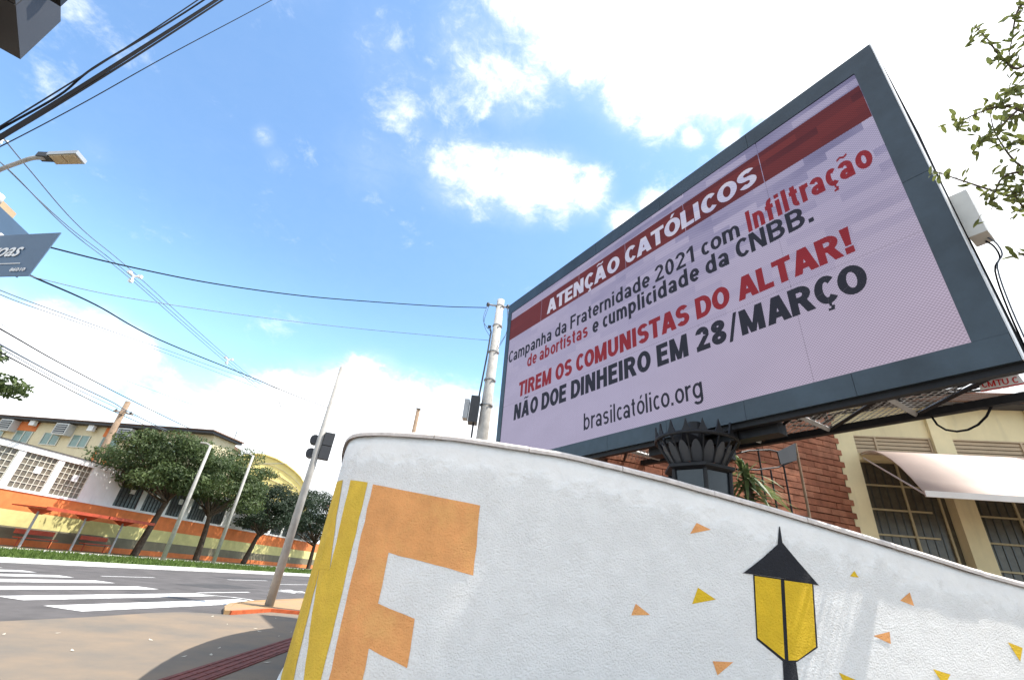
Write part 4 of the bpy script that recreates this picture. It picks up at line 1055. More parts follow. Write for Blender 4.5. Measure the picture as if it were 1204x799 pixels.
wbx('wall_pier', prev, E1, 2.86, WT, -.2, .0, 'white')
wbx('wall_top', 2, E1, WT, 5.05, -.2, .04, 'white')
wbx('wall_cap', 2, 28, 5.05, 5.09, -.25, .08, 'roof_dark')
for k in range(24):
    wbx('rib', 3 + 3.7 * k, 3.05 + 3.7 * k, 0, 2.71, .013, .03, 'w_taupe') if False else None

# bus shelter
def shelter(a0, label, L, posts):
    sh = thing('bus_shelter', S(-28.2, a0 + 2), label, 'bus shelter', 'bus shelters along the street wall')
    def sb(name, p0, p1, q0, q1, z0, z1, m):
        return MB().hexa([S(p0, a0 + q0, z0), S(p1, a0 + q0, z0), S(p1, a0 + q1, z0), S(p0, a0 + q1, z0), S(p0, a0 + q0, z1), S(p1, a0 + q0, z1), S(p1, a0 + q1, z1), S(p0, a0 + q1, z1)]).build(name, m, sh)
    sb('roof', -29.4, -27.2, -.35, L + .35, 2.02, 2.08, 'shelter_red')
    sb('fascia', -27.2, -27.14, -.35, L + .35, 1.96, 2.12, 'shelter_red')
    for y in posts:
        MB().tube([S(-28.1, a0 + y, .1), S(-28.1, a0 + y, 1.86)], .06, 6).build('post', 'grey_steel', sh)
        MB().prism([S(-27.25, a0 + y, 2.0), S(-28.95, a0 + y, 2.0), S(-28.3, a0 + y, 1.72), S(-27.9, a0 + y, 1.72)], SU * .06).build('bracket', 'shelter_red', sh)
    be = sb('bench', -29.2, -28.8, .4, L - .4, .52, .57, 'shelter_red')
    for y in (.6, L - .6): MB().tube([S(-29, a0 + y, .1), S(-29, a0 + y, .52)], .03, 5).build('bench_leg', 'shelter_red', be)
    sb('backrest', -29.3, -29.25, .4, L - .4, .72, .95, 'shelter_red')
shelter(22.3, 'red roofed bus shelter with pale posts nearest the left edge', 2.9, (.1, 2.8))
shelter(26.0, 'second red roofed bus shelter partly in tree shade beside the leaning tree trunk', 2.6, (1.6,))

# ------------------------------------------------------------ upper school building behind the street wall
UB0 = at_d(0, 490, 69); ua = R(100.2); UX = Vector((math.sin(ua), math.cos(ua), 0)); UN = Vector((UX.y, -UX.x, 0))
if UN.dot(-UB0) < 0: UN = -UN
def UP(px, py, off=0): return at_plane(px, py, UB0 + UN * off, UN)
def ucd(P): d = P - UB0; return d.dot(UX), P.z
def Ub(a, z, off=0): return Vector((UB0.x, UB0.y, 0)) + UX * a + UN * off + Vector((0, 0, z))
ub = thing('classroom_block', Ub(10, 0), 'two storey cream classroom block with orange panels and green windows behind the street wall', 'building')
RZu = (UP(0, 490).z + UP(190, 505).z) / 2
ue = ucd(UP(252, 513))[0]
def ubx(name, a0, a1, z0, z1, o0, o1, m, par=None):
    return MB().hexa([Ub(a0, z0, o0), Ub(a1, z0, o0), Ub(a1, z0, o1), Ub(a0, z0, o1), Ub(a0, z1, o0), Ub(a1, z1, o0), Ub(a1, z1, o1), Ub(a0, z1, o1)]).build(name, m, par or ub)
ubx('wall', -30, ue, 0, RZu - .2, -3, 0, 'cream2')
ubx('eave', -30, ue + .4, RZu - .2, RZu, -3.3, .8, 'roof_dark')
MB().hexa([Ub(-30, RZu + .005, .9), Ub(ue + .5, RZu + .005, .9), Ub(ue + .5, RZu + .01, -3.4), Ub(-30, RZu + .01, -3.4), Ub(-30, RZu + .1, .9), Ub(ue + .5, RZu + .1, .9), Ub(ue + .5, RZu + .12, -3.4), Ub(-30, RZu + .12, -3.4)]).build('roof', 'roof_brown', ub)
WZ1 = UP(60, 509).z; WZ0 = UP(60, 523.5).z
wl = [((20, 507), (41, 507)), ((50, 509), (70, 509)), ((83.5, 511.5), (105, 512.3)), ((116.5, 514.5), (138.5, 515)), ((157, 517), (178, 519))]
ww = [ucd(UP(*b))[0] - ucd(UP(*a))[0] for a, b in wl]; W0 = sum(ww) / len(ww)
st = [ucd(UP(*a))[0] for a, b in wl]
pit = (st[4] - st[0]) / 4
for k in range(-6, 9):
    a = st[0] + pit * k
    if a + W0 > ue: break
    fr = ubx('window', a, a + W0, WZ0, WZ1, .005, .04, 'greenglass')
    for q in (0, .5, 1): ubx('window_post', a + (W0 - .1) * q, a + .1 + (W0 - .1) * q, WZ0 + .002, WZ1 - .002, .042, .09, 'grille', fr)
    ubx('window_rail', a + .11, a + W0 - .11, WZ0 - .002, WZ0 + .09, .043, .08, 'grille', fr)
    if k % 3 == 0:
        ubx('orange_panel', a - .1, a + W0 + .1, WZ1 + .05, RZu - .25, .004, .06, 'w_orange'); ubx('orange_panel', a - .1, a + W0 + .1, 2, WZ0 - .06, .004, .06, 'w_orange')
for (px, py, lab) in ((10, 500, 'box air conditioner leftmost under the classroom eave by the left frame edge'), (75, 505, 'box air conditioner under the eave between two green windows'), (148, 511, 'box air conditioner under the eave beside the leaning wooden pole')):
    P = UP(px, py, .4); a, z = ucd(P)
    ac = thing('air_conditioner', Ub(a, z - .6), lab, 'air conditioner', 'air conditioners on the classroom block')
    ubx('casing', a - .75, a + .75, z - .55, z + .55, .01, .75, 'box_grey', ac)
    ubx('grille', a - .62, a + .62, z - .42, z + .42, .752, .78, 'signal_grey', ac)
    for q in range(4): ubx('grille_slat', a - .6, a + .6, z - .36 + .2 * q, z - .30 + .2 * q, .782, .80, 'box_grey', ac)
for (px, py, lab) in ((42, 496.5, 'small white floodlight under the eave beside the left orange panel'), (110, 503, 'small white floodlight under the eave beside the right orange panel')):
    P = UP(px, py, .3); a, z = ucd(P); fl = thing('floodlight', Ub(a, z), lab, 'floodlight', 'floodlights on the classroom block')
    ubx('lamp_head', a - .3, a + .3, z - .35, z + .2, .3, .6, 'white', fl); MB().tube([Ub(a, z, .0), Ub(a, z + .05, .35)], .05, 5).build('arm', 'roof_dark', fl)
# gabled end wing
q1, q2 = at_d(230, 509.5, 52), at_d(281, 531, 58)
gw = thing('gabled_wing', Vector((q1.x, q1.y, 0)), 'cream gabled wing with sloping brown roof showing above the second tree', 'building')
g3 = at_d(251, 512, 54)
dn = Vector((q2.x, q2.y, 0)).normalized()
pol = [Vector((q1.x, q1.y, 0)), Vector((q2.x, q2.y, 0)), q2, g3, q1]
MB().prism(pol, dn * 4).build('wall', 'cream2', gw)
MB().prism([g3 + Vector((0, 0, .01)), q2 + Vector((.2, 0, -.1)), q2 + Vector((.2, 0, .2)), g3 + Vector((0, 0, .3))], dn * 1.2).build('roof', 'roof_brown', gw)
MB().prism([q1 + Vector((0, 0, .01)), g3 + Vector((0, 0, .01)), g3 + Vector((0, 0, .3)), q1 + Vector((0, 0, .3))], dn * 1.2).build('roof', 'roof_brown', gw)
# yellow barrel vaulted hall
arc = [(245, 575), (255, 556), (270, 543), (284, 536.5), (297, 534), (312, 535.5), (325, 540), (337, 547), (346, 554), (353, 561), (359, 572), (364, 590)]
hd = at_d(300, 560, 78); hnv = Vector((-hd.x, -hd.y, 0)).normalized()
ap = [at_plane(x, y, hd, hnv) for x, y in arc]
hall = thing('vaulted_hall', Vector((hd.x, hd.y, 0)), 'sports hall with yellow arched gable behind the trees', 'building')
lowl = Vector((ap[0].x, ap[0].y, 0)); lowr = Vector((ap[-1].x, ap[-1].y, 0))
MB().prism([lowl] + ap + [lowr], -hnv * .3).build('gable', 'yellow_roof', hall)
rf = MB(); up_ = Vector((0, 0, .18))
for a, b in zip(ap, ap[1:]):
    rf.hexa([a + hnv * .3, b + hnv * .3, b - hnv * 30, a - hnv * 30, a + hnv * .3 + up_, b + hnv * .3 + up_, b - hnv * 30 + up_, a - hnv * 30 + up_])
rf.build('vault_roof', 'yellow_roof', hall)
for k in range(3):
    pa = [Vector((p.x, p.y, 0)) + Vector((0, 0, p.z * (.93 - .07 * k))) for p in ap]
    MB().tube([p + hnv * .05 for p in pa], .06, 4).build('gable_rib', 'cream', hall)
fp = at_d(272, 524, 60)
ft = at_d(281, 507, 60)
o = MB().tube([Vector((fp.x, fp.y, 0)), fp, Vector((fp.x, fp.y, ft.z))], .06, 6).build('antenna_mast', 'grey_steel'); tag(o, 'thin pale mast rising behind the gabled wing roof', 'mast')

# ------------------------------------------------------------ street trees
def tree(base, trunk_top, crown, label, n_leaf, mname='leaf', lsz=.17, group='street trees before the banded wall', seed=1, squash=.5):
    rr = random.Random(seed)
    t = thing('street_tree', base, label, 'tree', group)
    cx, rx, rz = crown          # centre, horizontal and vertical radius
    mb = MB(); b0 = Vector(base)
    def bez(a, b, bend, r0, r1, n=6):
        m = (a + b) / 2 + bend; pts = []; rs = []
        for i in range(n + 1):
            q = i / n; pts.append(a * (1 - q) ** 2 + m * 2 * q * (1 - q) + b * q * q); rs.append(r0 + (r1 - r0) * q)
        mb.tube(pts, rs, 7, False); return pts
    tr = bez(b0, trunk_top, Vector((rr.uniform(-.2, .2), rr.uniform(-.2, .2), 0)), .24, .15, 8)
    mb.build('trunk', 'bark', t, True)
    mb = MB(); clumps = []
    ncl = 34
    for k in range(ncl):
        a = k * 2.4 + rr.random(); q = ((k + .5) / ncl); el = math.asin(max(-1, 1 - 1.8 * q)) if q < 1 else -.5
        rad = rr.uniform(.45, 1.02)
        c = cx + Vector((math.cos(a) * math.cos(el) * rx * rad, math.sin(a) * math.cos(el) * rx * rad, math.sin(el) * rz * rad + rr.uniform(-.2, .2)))
        clumps.append((c, rr.uniform(.24, .42) * rx))
        if k % 2 == 0:
            bez(trunk_top - Vector((0, 0, rr.uniform(0, .6))), c, Vector((0, 0, -.3)), .085, .02, 5)
    mb.build('limbs', 'bark', t, True)
    lf = MB(); per = n_leaf // ncl
    for (c, r) in clumps:
        for i in range(per):
            u = rr.gauss(0, 1), rr.gauss(0, 1), rr.gauss(0, 1); d = Vector(u).normalized(); rad = r * (rr.random() ** .4)
            if rr.random() < .06: rad *= 1.35
            p = c + Vector((d.x * rad, d.y * rad, d.z * rad * squash))
            s_ = lsz * rr.uniform(.6, 1.25); n = (d * .6 + Vector((rr.uniform(-1, 1), rr.uniform(-1, 1), rr.uniform(-.2, 1.2)))).normalized()
            x = n.orthogonal().normalized(); x = Matrix.Rotation(rr.random() * 6.28, 3, n) @ x; y = n.cross(x)
            lf.add((p - x * s_, p - y * s_ * .38, p + x * s_, p + y * s_ * .38), ((0, 1, 2, 3),))
    o = lf.build('crown', mname, t); return t
def atp(px, py): return at_perp(px, py, -28.3)
def strip_tree(bp, tt, box, lab, seed, nl=11000, mname='leaf'):
    b = atp(*bp); b.z = .1; top = atp(*tt)
    x0, x1, y0, y1 = box; cy = (y0 + y1) / 2
    c = atp((x0 + x1) / 2 + 4, cy); rz = (atp((x0 + x1) / 2, y0).z - atp((x0 + x1) / 2, y1).z) / 2; l, r = atp(x0, cy), atp(x1, cy); rx = (r - l).length / 2
    c = c.copy(); 
    return tree(b, top, (c, min(rx, 3.7), rz), lab, int(nl * 1.7), mname, .125, seed=seed)
strip_tree((157, 653), (200, 583), (143, 246, 508, 590), 'broad leaning tree nearest the bus shelters with layered crown', 3, 15000)
strip_tree((229, 660), (248, 600), (222, 304, 528, 606), 'second tree standing between the two bare steel posts', 5, 13000)
strip_tree((285, 664), (306, 624), (272, 350, 562, 632), 'lower dense tree just right of the second steel post', 8, 11000, 'leaf_dark')
strip_tree((362, 669), (371, 636), (338, 392, 570, 642), 'farthest dark tree beside the traffic light pole and white corner', 11, 9000, 'leaf_dark')
fb = MB(); c = atp(378, 602)
for i in range(90):
    p = c + Vector((rnd.gauss(0, .5), rnd.gauss(0, .5), rnd.gauss(0, .3))) + SN * 1.2; q = .12
    fb.add((p, p + Vector((q, .02, 0)), p + Vector((q, 0, q)), p + Vector((0, .03, q))), ((0, 1, 2, 3),))
o = fb.build('red_blossom', 'flower'); tag(o, 'small patch of red blossom above the farthest tree', 'blossom'); o['kind'] = 'stuff'
lc = at_d(-98, 428, 27)
tree(Vector((lc.x - 1.5, lc.y, 0)), Vector((lc.x - .8, lc.y, lc.z - 2.6)), (lc, 2.5, 1.9), 'tree at the far left edge, only its leafy side in view', 14000, 'leaf', .15, 'tree at the left edge', 21)

# ------------------------------------------------------------ near tree at upper right (branches reach in)
tb = Vector((8.3, 2.9, 0))
nt_ = thing('sidewalk_tree', tb, 'tree with sparse olive green leaves on thin twigs reaching in from upper right', 'tree')
MB().tube([tb, tb + Vector((-.1, .05, 2.5)), tb + Vector((-.25, .1, 5.2)), tb + Vector((-.2, .3, 7.5))], [.16, .13, .10, .05], 9).build('trunk', 'bark', nt_, True)
def leaf_mesh(nm, bend):
    mb = MB(); pr_ = [(0, .0), (.12, .3), (.35, .5), (.65, .46), (.88, .25), (1, 0)]
    for (x, w_) in pr_: mb.v += [(x, -w_ * .42, .05 * w_ + bend * x * x), (x, 0, -.02 + bend * x * x), (x, w_ * .42, .05 * w_ + bend * x * x)]
    for i in range(len(pr_) - 1):
        a = 3 * i; mb.f += [(a, a + 3, a + 4, a + 1), (a + 1, a + 4, a + 5, a + 2)]
    return mb.mesh('leaf', 'leaf_near')
lms = [leaf_mesh('leaf', b) for b in (-.12, -.25, .08)]
# twigs as sight paths at their own distances
twigs = [([(1290, 260), (1204, 236), (1160, 222), (1118, 208), (1096, 200)], (5.9, 5.6, 5.4, 5.3, 5.2), 8),
         ([(1290, 60), (1210, 118), (1175, 150), (1150, 168)], (5.4, 5.2, 5.1, 5.0), 15),
         ([(1260, 20), (1204, 78), (1180, 70), (1160, 45), (1145, 30)], (5.6, 5.4, 5.3, 5.2, 5.1), 14),
         ([(1280, 150), (1215, 135), (1180, 125), (1145, 135), (1128, 145)], (5.5, 5.3, 5.2, 5.1, 5.1), 15),
         ([(1270, -60), (1225, -10), (1198, 10), (1190, 45), (1185, 75)], (5.8, 5.6, 5.4, 5.3, 5.3), 20),
         ([(1300, 180), (1230, 190), (1200, 195), (1172, 160), (1163, 130)], (5.6, 5.5, 5.4, 5.3, 5.3), 12),
         ([(1300, 190), (1235, 200), (1185, 205), (1170, 225), (1166, 240)], (5.3, 5.2, 5.1, 5.0, 5.0), 17),
         ([(1310, 230), (1240, 240), (1208, 245), (1195, 232), (1180, 212)], (5.6, 5.5, 5.4, 5.3, 5.3), 12),
         ([(1330, 290), (1270, 300), (1215, 302), (1196, 296)], (5.4, 5.3, 5.2, 5.2), 7),
         ([(1300, 100), (1240, 95), (1204, 100), (1180, 110)], (5.6, 5.5, 5.4, 5.3), 22),
         ([(1300, 160), (1245, 170), (1215, 165), (1190, 170)], (5.5, 5.4, 5.3, 5.3), 16),
         ([(1300, 235), (1250, 225), (1215, 225), (1195, 225)], (5.5, 5.4, 5.3, 5.3), 16)]
nleaf = 0
def in_view(p, m=20):
    q = p - CAM; z = q.dot(_f)
    if z < .1: return False
    return 602 + F_PX * q.dot(_r) / z < 1204 + m and 399.5 - F_PX * q.dot(_u) / z > -m
spots = []
for (pp, ds, nl) in twigs:
    P = [at_d(x, y, d) for (x, y), d in zip(pp, ds)]
    jn = tb + Vector((-.22, .12, min(max(P[0].z - .8, 3.0), 7.2)))
    pts = spline([jn] + P, 5); n = len(pts)
    MB().tube(pts, [.022 * (1 - i / n) ** 1.3 + .0028 for i in range(n)], 5).build('twig', 'bark', nt_, True)
    for k in range(int(nl * 1.2)):
        t = .40 + .60 * (k + rnd.random() * .8) / (nl * 1.2); i = min(int(t * (n - 1)), n - 2); p = pts[i].lerp(pts[i + 1], t * (n - 1) - i)
        d = (pts[i + 1] - pts[i]).normalized(); rv = Vector((rnd.uniform(-1, 1), rnd.uniform(-1, 1), rnd.uniform(-1, .8))).normalized()
        L = rnd.uniform(.06, .22); e = p + (d * .5 + rv).normalized() * L
        MB().tube([p, (p + e) / 2 + Vector((0, 0, .01)), e], .0022, 3).build('twig', 'bark', nt_)
        for q in range(3): spots.append((e - (e - p) * .28 * q, (d * .4 + rv * (1 if q % 2 else -1) + Vector((rnd.uniform(-.6, .6), rnd.uniform(-.6, .6), rnd.uniform(-.7, .3)))).normalized()))
rnd.shuffle(spots); spots.sort(key=lambda q: 0 if in_view(q[0]) else 1)
extra = MB()
for k, (p, d) in enumerate(spots):
    m = d.to_track_quat('X', 'Z').to_euler(); sc = rnd.uniform(.055, .105)
    if k < 296:
        inst('leaf', rnd.choice(lms), nt_, p, m, (sc, sc * rnd.uniform(.75, 1.1), sc))
    else:
        M4 = Matrix.LocRotScale(p, m, (sc, sc, sc)); me_ = lms[k % 3]
        extra.add([M4 @ v.co for v in me_.vertices], [tuple(q.vertices) for q in me_.polygons])
print('leaf spots', len(spots), sum(in_view(q[0]) for q in spots))
if extra.v:
    o = extra.build('leafage', 'leaf_near', nt_); o['kind'] = 'stuff'
# the rest of its crown, above and to the right of the frame
lf = MB()
for i in range(5200):
    d = Vector((rnd.gauss(0, 1), rnd.gauss(0, 1), rnd.gauss(0, .6))); d = d.normalized() * (rnd.random() ** .5)
    p = tb + Vector((.9 + d.x * 1.9, -.2 + d.y * 1.9, 6.6 + d.z * 1.8)); r2 = p - CAM
    q = Vector((r2.dot(_r), r2.dot(_u), r2.dot(_f)))
    n = Vector((rnd.uniform(-1, 1), rnd.uniform(-1, 1), rnd.uniform(0, 1))).normalized(); x = n.orthogonal().normalized(); y = n.cross(x); s_ = rnd.uniform(.03, .06)
    lf.add((p - x * s_, p - y * s_ * .45, p + x * s_, p + y * s_ * .45), ((0, 1, 2, 3),))
o = lf.build('foliage', 'leaf_near', nt_); o['kind'] = 'stuff'

# ------------------------------------------------------------ poles
def z_top(base, px, py): 
    r = ray(px, py); return CAM_H + r.z * (math.hypot(base.x, base.y) / math.hypot(r.x, r.y))
b = at_z(316, 712, .07); h = z_top(b, 403, 432)
tp_ = thing('traffic_light_pole', b, 'slanting looking grey traffic light pole standing on the kerb corner', 'traffic light')
MB().tube([b, Vector((b.x, b.y, h * .5)), Vector((b.x, b.y, h))], [.105, .095, .08], 12).build('pole', 'galv', tp_, True)
hz0, hz1 = z_top(b, 372, 539), z_top(b, 383, 508)
rv = (SN * .35 + SU * .94).normalized(); rv = Vector((.93, .37, 0))
sb_ = MB()
hh = (hz1 - hz0) / 2
for k in range(2):
    c = Vector((b.x, b.y, hz0 + hh * (k + .5))) + rv * .22
    body_ = MB().box(c, (.27, .24, hh - .02), rv, Vector((-rv.y, rv.x, 0))).build('signal_section', 'signal_grey', tp_)
    c2 = Vector((b.x, b.y, hz0 + hh * (k + .5) - .03)) - rv * .14 + Vector((-rv.y, rv.x, 0)) * .12
    yv = Vector((-rv.y, rv.x, 0))
    MB().tube([c2 - yv * .02, c2 + yv * .28], .13, 12).build('signal_visor', 'signal_grey', tp_)
MB().box(Vector((b.x, b.y, hz0 + .03)) + rv * .1, (.5, .08, .05), rv, Vector((-rv.y, rv.x, 0))).build('bracket', 'signal_grey', tp_)

for (bp, tpx, lab) in (((190, 660), (243, 522), 'bare steel post on the grass median in front of the broad tree'), ((250, 663), (297, 535), 'bare steel post on the grass median right of the second tree trunk')):
    b = at_z(*bp, .12); h = z_top(b, *tpx)
    t = thing('median_post', b, lab, 'post', 'steel posts on the grass median')
    MB().tube([b, Vector((b.x, b.y, h * .55)), Vector((b.x, b.y, h))], [.13, .11, .08], 10).build('pole', 'galv', t, True)
    MB().tube([Vector((b.x, b.y, h - .05)), Vector((b.x - .35, b.y + .1, h + .1)), Vector((b.x - .8, b.y + .2, h + .12))], [.05, .05, .07], 6).build('arm', 'galv', t)
    MB().box((b.x, b.y, .14), (.4, .4, .04)).build('base_plate', 'galv', t)

# concrete utility pole behind the wall
ud = 12.6
ut = at_d(589, 353, ud); up0 = Vector((ut.x, ut.y, 0)); UH = ut.z
up = thing('utility_pole', up0, 'pale concrete utility pole with meter box left of the billboard', 'utility pole')
MB().tube([up0, Vector((up0.x, up0.y, UH * .5)), Vector((up0.x, up0.y, UH))], [.21, .17, .12], 12).build('pole', 'concrete', up, True)
for z in (UH - .25, UH - 1.0, UH - 1.95, UH - 2.9, UH - 3.7):
    MB().ring(up0, [(.135 + (UH - z) * .012, z - .03), (.15 + (UH - z) * .012, z - .02), (.15 + (UH - z) * .012, z + .02), (.135 + (UH - z) * .012, z + .03)], 12).build('steel_band', 'grey_steel', up)
cz = UH - .22
MB().tube([Vector((up0.x - .42, up0.y, cz)), Vector((up0.x + .30, up0.y + .03, cz))], .03, 6).build('cross_arm', 'grey_steel', up)
for dx_ in (-.40, .26):
    MB().ring(Vector((up0.x + dx_, up0.y + .0, cz)), [(.0, -.07), (.05, -.06), (.06, 0), (.05, .05), (.02, .08), (0, .08)], 8).build('insulator', 'signal_grey', up)
bz = z_top(up0, 572, 470); bz0 = z_top(up0, 566, 500)
MB().box(Vector((up0.x - .33, up0.y - .1, (bz + bz0) / 2)), (.26, .36, bz - bz0)).build('meter_box', 'signal_grey', up)
MB().box(Vector((up0.x - .56, up0.y - .12, (bz + bz0) / 2 - .02)), (.14, .30, (bz - bz0) * .72)).build('transformer', 'grey_steel', up)
MB().tube([Vector((up0.x - .30, up0.y - .1, bz0)), Vector((up0.x - .26, up0.y - .12, 1.0))], .03, 6).build('conduit', 'signal_grey', up)
MB().tube([Vector((up0.x - .25, up0.y - .12, bz)), Vector((up0.x - .18, up0.y - .14, UH - 2.0)), Vector((up0.x - .17, up0.y - .12, UH - 1.3)), Vector((up0.x - .22, up0.y - .12, UH - 1.15))], .028, 6).build('conduit', 'signal_grey', up)
MB().box(Vector((up0.x - .24, up0.y - .12, UH - 1.12)), (.10, .08, .07)).build('photocell', 'signal_grey', up)
for k, (x0, x1) in enumerate(((-.42, -.16), (-.36, -.15), (.26, .14), (.24, .10))):
    a = Vector((up0.x + x0, up0.y - .05, cz - .05)); c = Vector((up0.x + x1, up0.y - .12, cz - 1.1 - .2 * k)); m_ = (a + c) / 2 + Vector(((-.18 if x0 < 0 else .15), 0, -.1))
    MB().tube(spline([a, m_, c], 5), .008, 4).build('jumper_wire', 'cable_grey', up)
# far pole peeping over the wall
b = at_d(492, 481, 30); o = thing('far_pole', Vector((b.x, b.y, 0)), 'short brown pole top just above the white wall near its corner', 'utility pole')
MB().tube([Vector((b.x, b.y, 0)), b], [.18, .13], 8).build('pole', 'wood', o, True)
MB().box(b + Vector((0, 0, .03)), (.30, .30, .05)).build('cap', 'grey_steel', o)
# leaning looking pole before the classroom block
b = at_d(151, 472, 46); wp = thing('wooden_pole', Vector((b.x, b.y, 0)), 'weathered brown utility pole rising in front of the cream classroom block', 'utility pole')
MB().tube([Vector((b.x, b.y, 0)), b], [.26, .19], 8).build('pole', 'wood', wp, True)
MB().tube([b + Vector((-.5, -.3, -.9)), b + Vector((.6, .3, -.9))], .06, 5).build('cross_arm', 'wood', wp)
for q in (-.4, .45): MB().ring(b + Vector((q, q * .5, -.84)), [(0, -.1), (.08, -.06), (.09, .05), (.03, .14), (0, .15)], 8).build('insulator', 'signal_grey', wp)

# ------------------------------------------------------------ overhead wires
def wire(pts, ds, r, label, m='cable', group='overhead cables', twist=0):
    P = [at_d(x, y, d) for (x, y), d in zip(pts, ds)]
    Q = spline(P, 8); o = MB().tube(Q, r, 5).build('overhead_cable', m)
    if twist:
        Q2 = [q + Vector((0, math.cos(i * .9), math.sin(i * .9))) * r * 1.1 for i, q in enumerate(Q)]
    return tag(o, label, 'cable', group)
wire([(-60, 184), (0, 149), (130, 68), (233, 0), (300, -46)], (8, 8, 8, 8.2, 8.5), .010, 'thinnest upper cable of the bundle crossing the top left corner', group='cable bundle at top left')
wire([(-60, 188), (0, 152), (70, 112), (110, 80), (180, 38), (240, 0), (300, -42)], (8, 8, 8, 8, 8, 8.2, 8.5), .014, 'slack twisted cable next to the thin upper one at top left', group='cable bundle at top left')
wire([(-60, 198), (0, 161), (70, 118), (160, 61), (252, 2), (310, -38)], (7.6, 7.6, 7.6, 7.6, 7.7, 8), .024, 'thickest black cable of the bundle at top left', group='cable bundle at top left')
wire([(-60, 201), (0, 164), (70, 122), (160, 66), (262, 0), (315, -36)], (7.6, 7.6, 7.6, 7.6, 7.7, 8), .014, 'medium cable hugging the underside of the thickest one at top left', group='cable bundle at top left')
wire([(-60, 200), (5, 170), (100, 120), (200, 64), (320, 0), (370, -30)], (9, 9, 9, 9, 9.3, 9.6), .008, 'single thin wire below the cable bundle at top left', group='cable bundle at top left')
dl = (13, 15, 18, 23, 30, 44, 60)
wire([(-10, 145), (35, 200), (95, 268), (158, 321), (268, 420), (333, 473), (385, 513)], dl, .014, 'upper strand of the spaced three wire line', 'cable_grey', 'three wire line with white spacers')
wire([(-20, 170), (10, 200), (80, 266), (155, 325), (267, 423), (331, 475), (383, 514)], dl, .014, 'middle strand of the spaced three wire line', 'cable_grey', 'three wire line with white spacers')
wire([(-20, 176), (14, 203), (83, 272), (155, 329), (266, 426), (330, 477), (382, 516)], dl, .014, 'lowest strand of the spaced three wire line', 'cable_grey', 'three wire line with white spacers')
for (x, y, d, lab, sc) in ((157, 325, 23, 'white cable spacer nearer, in open blue sky', 1), (268, 423, 30, 'white cable spacer halfway down the three wire line', .9), (331, 475, 44, 'farthest tiny cable spacer against the cloud', .8), (3, 165, 14, 'white cable spacer at the left frame edge under the thick bundle', .35)):
    c = at_d(x, y, d); s_ = thing('cable_spacer', c, lab, 'cable spacer', 'cable spacers'); e = .22 * sc
    rt_ = Vector((c.y, -c.x, 0)).normalized()
    for k in range(3):
        a = k * 2.094 + .5; q = c + (rt_ * math.cos(a) + Vector((0, 0, math.sin(a)))) * e
        MB().tube([c, q], .045 * sc, 6).build('arm', 'porcelain', s_); MB().box(q, (.13 * sc, .13 * sc, .13 * sc)).build('clamp', 'porcelain', s_)
pw = up0 + Vector((-.42, 0, cz))
wire([(40, 285), (64, 292), (150, 313), (250, 333), (350, 347), (430, 354), (520, 360), (572, 361.5)], (9, 9.3, 10, 10.6, 11.2, 11.7, 12.3, 12.6), .013, 'dark cable from behind the street sign to the utility pole top')
wire([(-20, 310), (45, 327), (150, 350), (300, 372), (430, 387), (575, 400)], (9, 9.5, 10.3, 11, 11.8, 12.6), .007, 'faint thin wire below it to the utility pole', 'cable_grey')
wire([(-10, 302), (38, 325), (112, 358), (187, 399), (290, 441), (350, 466), (400, 484), (460, 505)], (9, 10, 12, 14, 18, 22, 27, 32), .016, 'dark cable from the street sign corner passing the traffic light pole')
wire([(-20, 333), (0, 341), (42, 357), (139, 392), (195, 411), (262, 435), (330, 458)], (16, 17, 19, 24, 28, 34, 42), .016, 'upper pale cable crossing the left cloud', 'cable_grey')
wire([(-20, 338), (0, 346), (42, 362), (139, 395), (195, 415), (262, 440), (330, 466)], (16, 17, 19, 24, 28, 34, 42), .014, 'second pale cable crossing the left cloud', 'cable_grey')
wire([(-20, 375), (15, 395), (75, 429), (154, 470), (220, 502), (260, 520)], (20, 23, 30, 42, 50, 56), .028, 'cable passing just above the wooden pole top')
wire([(-20, 402), (2, 415), (28, 429), (84, 459), (131, 482), (178, 503), (215, 520)], (20, 22, 26, 34, 44, 50, 56), .026, 'lowest cable running down to the classroom roof')
wire([(-20, 392), (11, 411), (75, 445), (131, 472), (150, 483), (195, 505), (240, 523)], (20, 24, 32, 42, 46, 52, 58), .034, 'bluish cable bundle meeting the wooden pole', 'cable_grey')
wire([(-20, 397), (11, 415), (75, 450), (131, 476), (150, 485), (195, 507), (240, 526)], (20, 24, 32, 42, 46, 52, 58), .020, 'thin cable under the bluish bundle at the wooden pole', 'cable_grey')
wire([(-20, 368), (40, 402), (120, 436), (170, 455), (260, 486), (420, 535)], (24, 28, 36, 44, 54, 80), .014, 'thin wire across the big left cloud', 'cable_grey')
wire([(300, 545), (352, 545), (392, 551), (430, 556)], (70, 72, 75, 78), .04, 'short wire behind the traffic light pole near the yellow gable', 'cable_grey')

# ------------------------------------------------------------ street light at the left edge
lz = 8.0
hc = [at_z(x, y, lz) for x, y in ((54, 181.5), (89, 180), (100, 193), (66, 193.5))]
ap0 = at_z(53, 186, lz)
pd = (ap0 - at_z(100, 188, lz)).normalized()
a_ = at_d(-130, 255, 12.5)
sp0 = Vector((a_.x, a_.y, 0))
slt = thing('street_light', sp0, 'LED street light on a curved grey arm at the left edge', 'street light')
MB().tube([sp0, Vector((sp0.x, sp0.y, 7.4))], [.12, .08], 10).build('pole', 'galv', slt, True)
arm_px = [(53, 185.5), (38, 186), (20, 192), (0, 199.5), (-30, 213)]
pts = [at_z(x, y, lz - .12 * i * i * .3) for i, (x, y) in enumerate(arm_px)] + [Vector((sp0.x, sp0.y, 7.3))]
MB().tube(spline(pts, 4), .045, 8).build('arm', 'galv', slt, True)
hd_ = slt
MB().prism(hc, (0, 0, .09)).build('lamp_head', 'lamp_grey', slt)
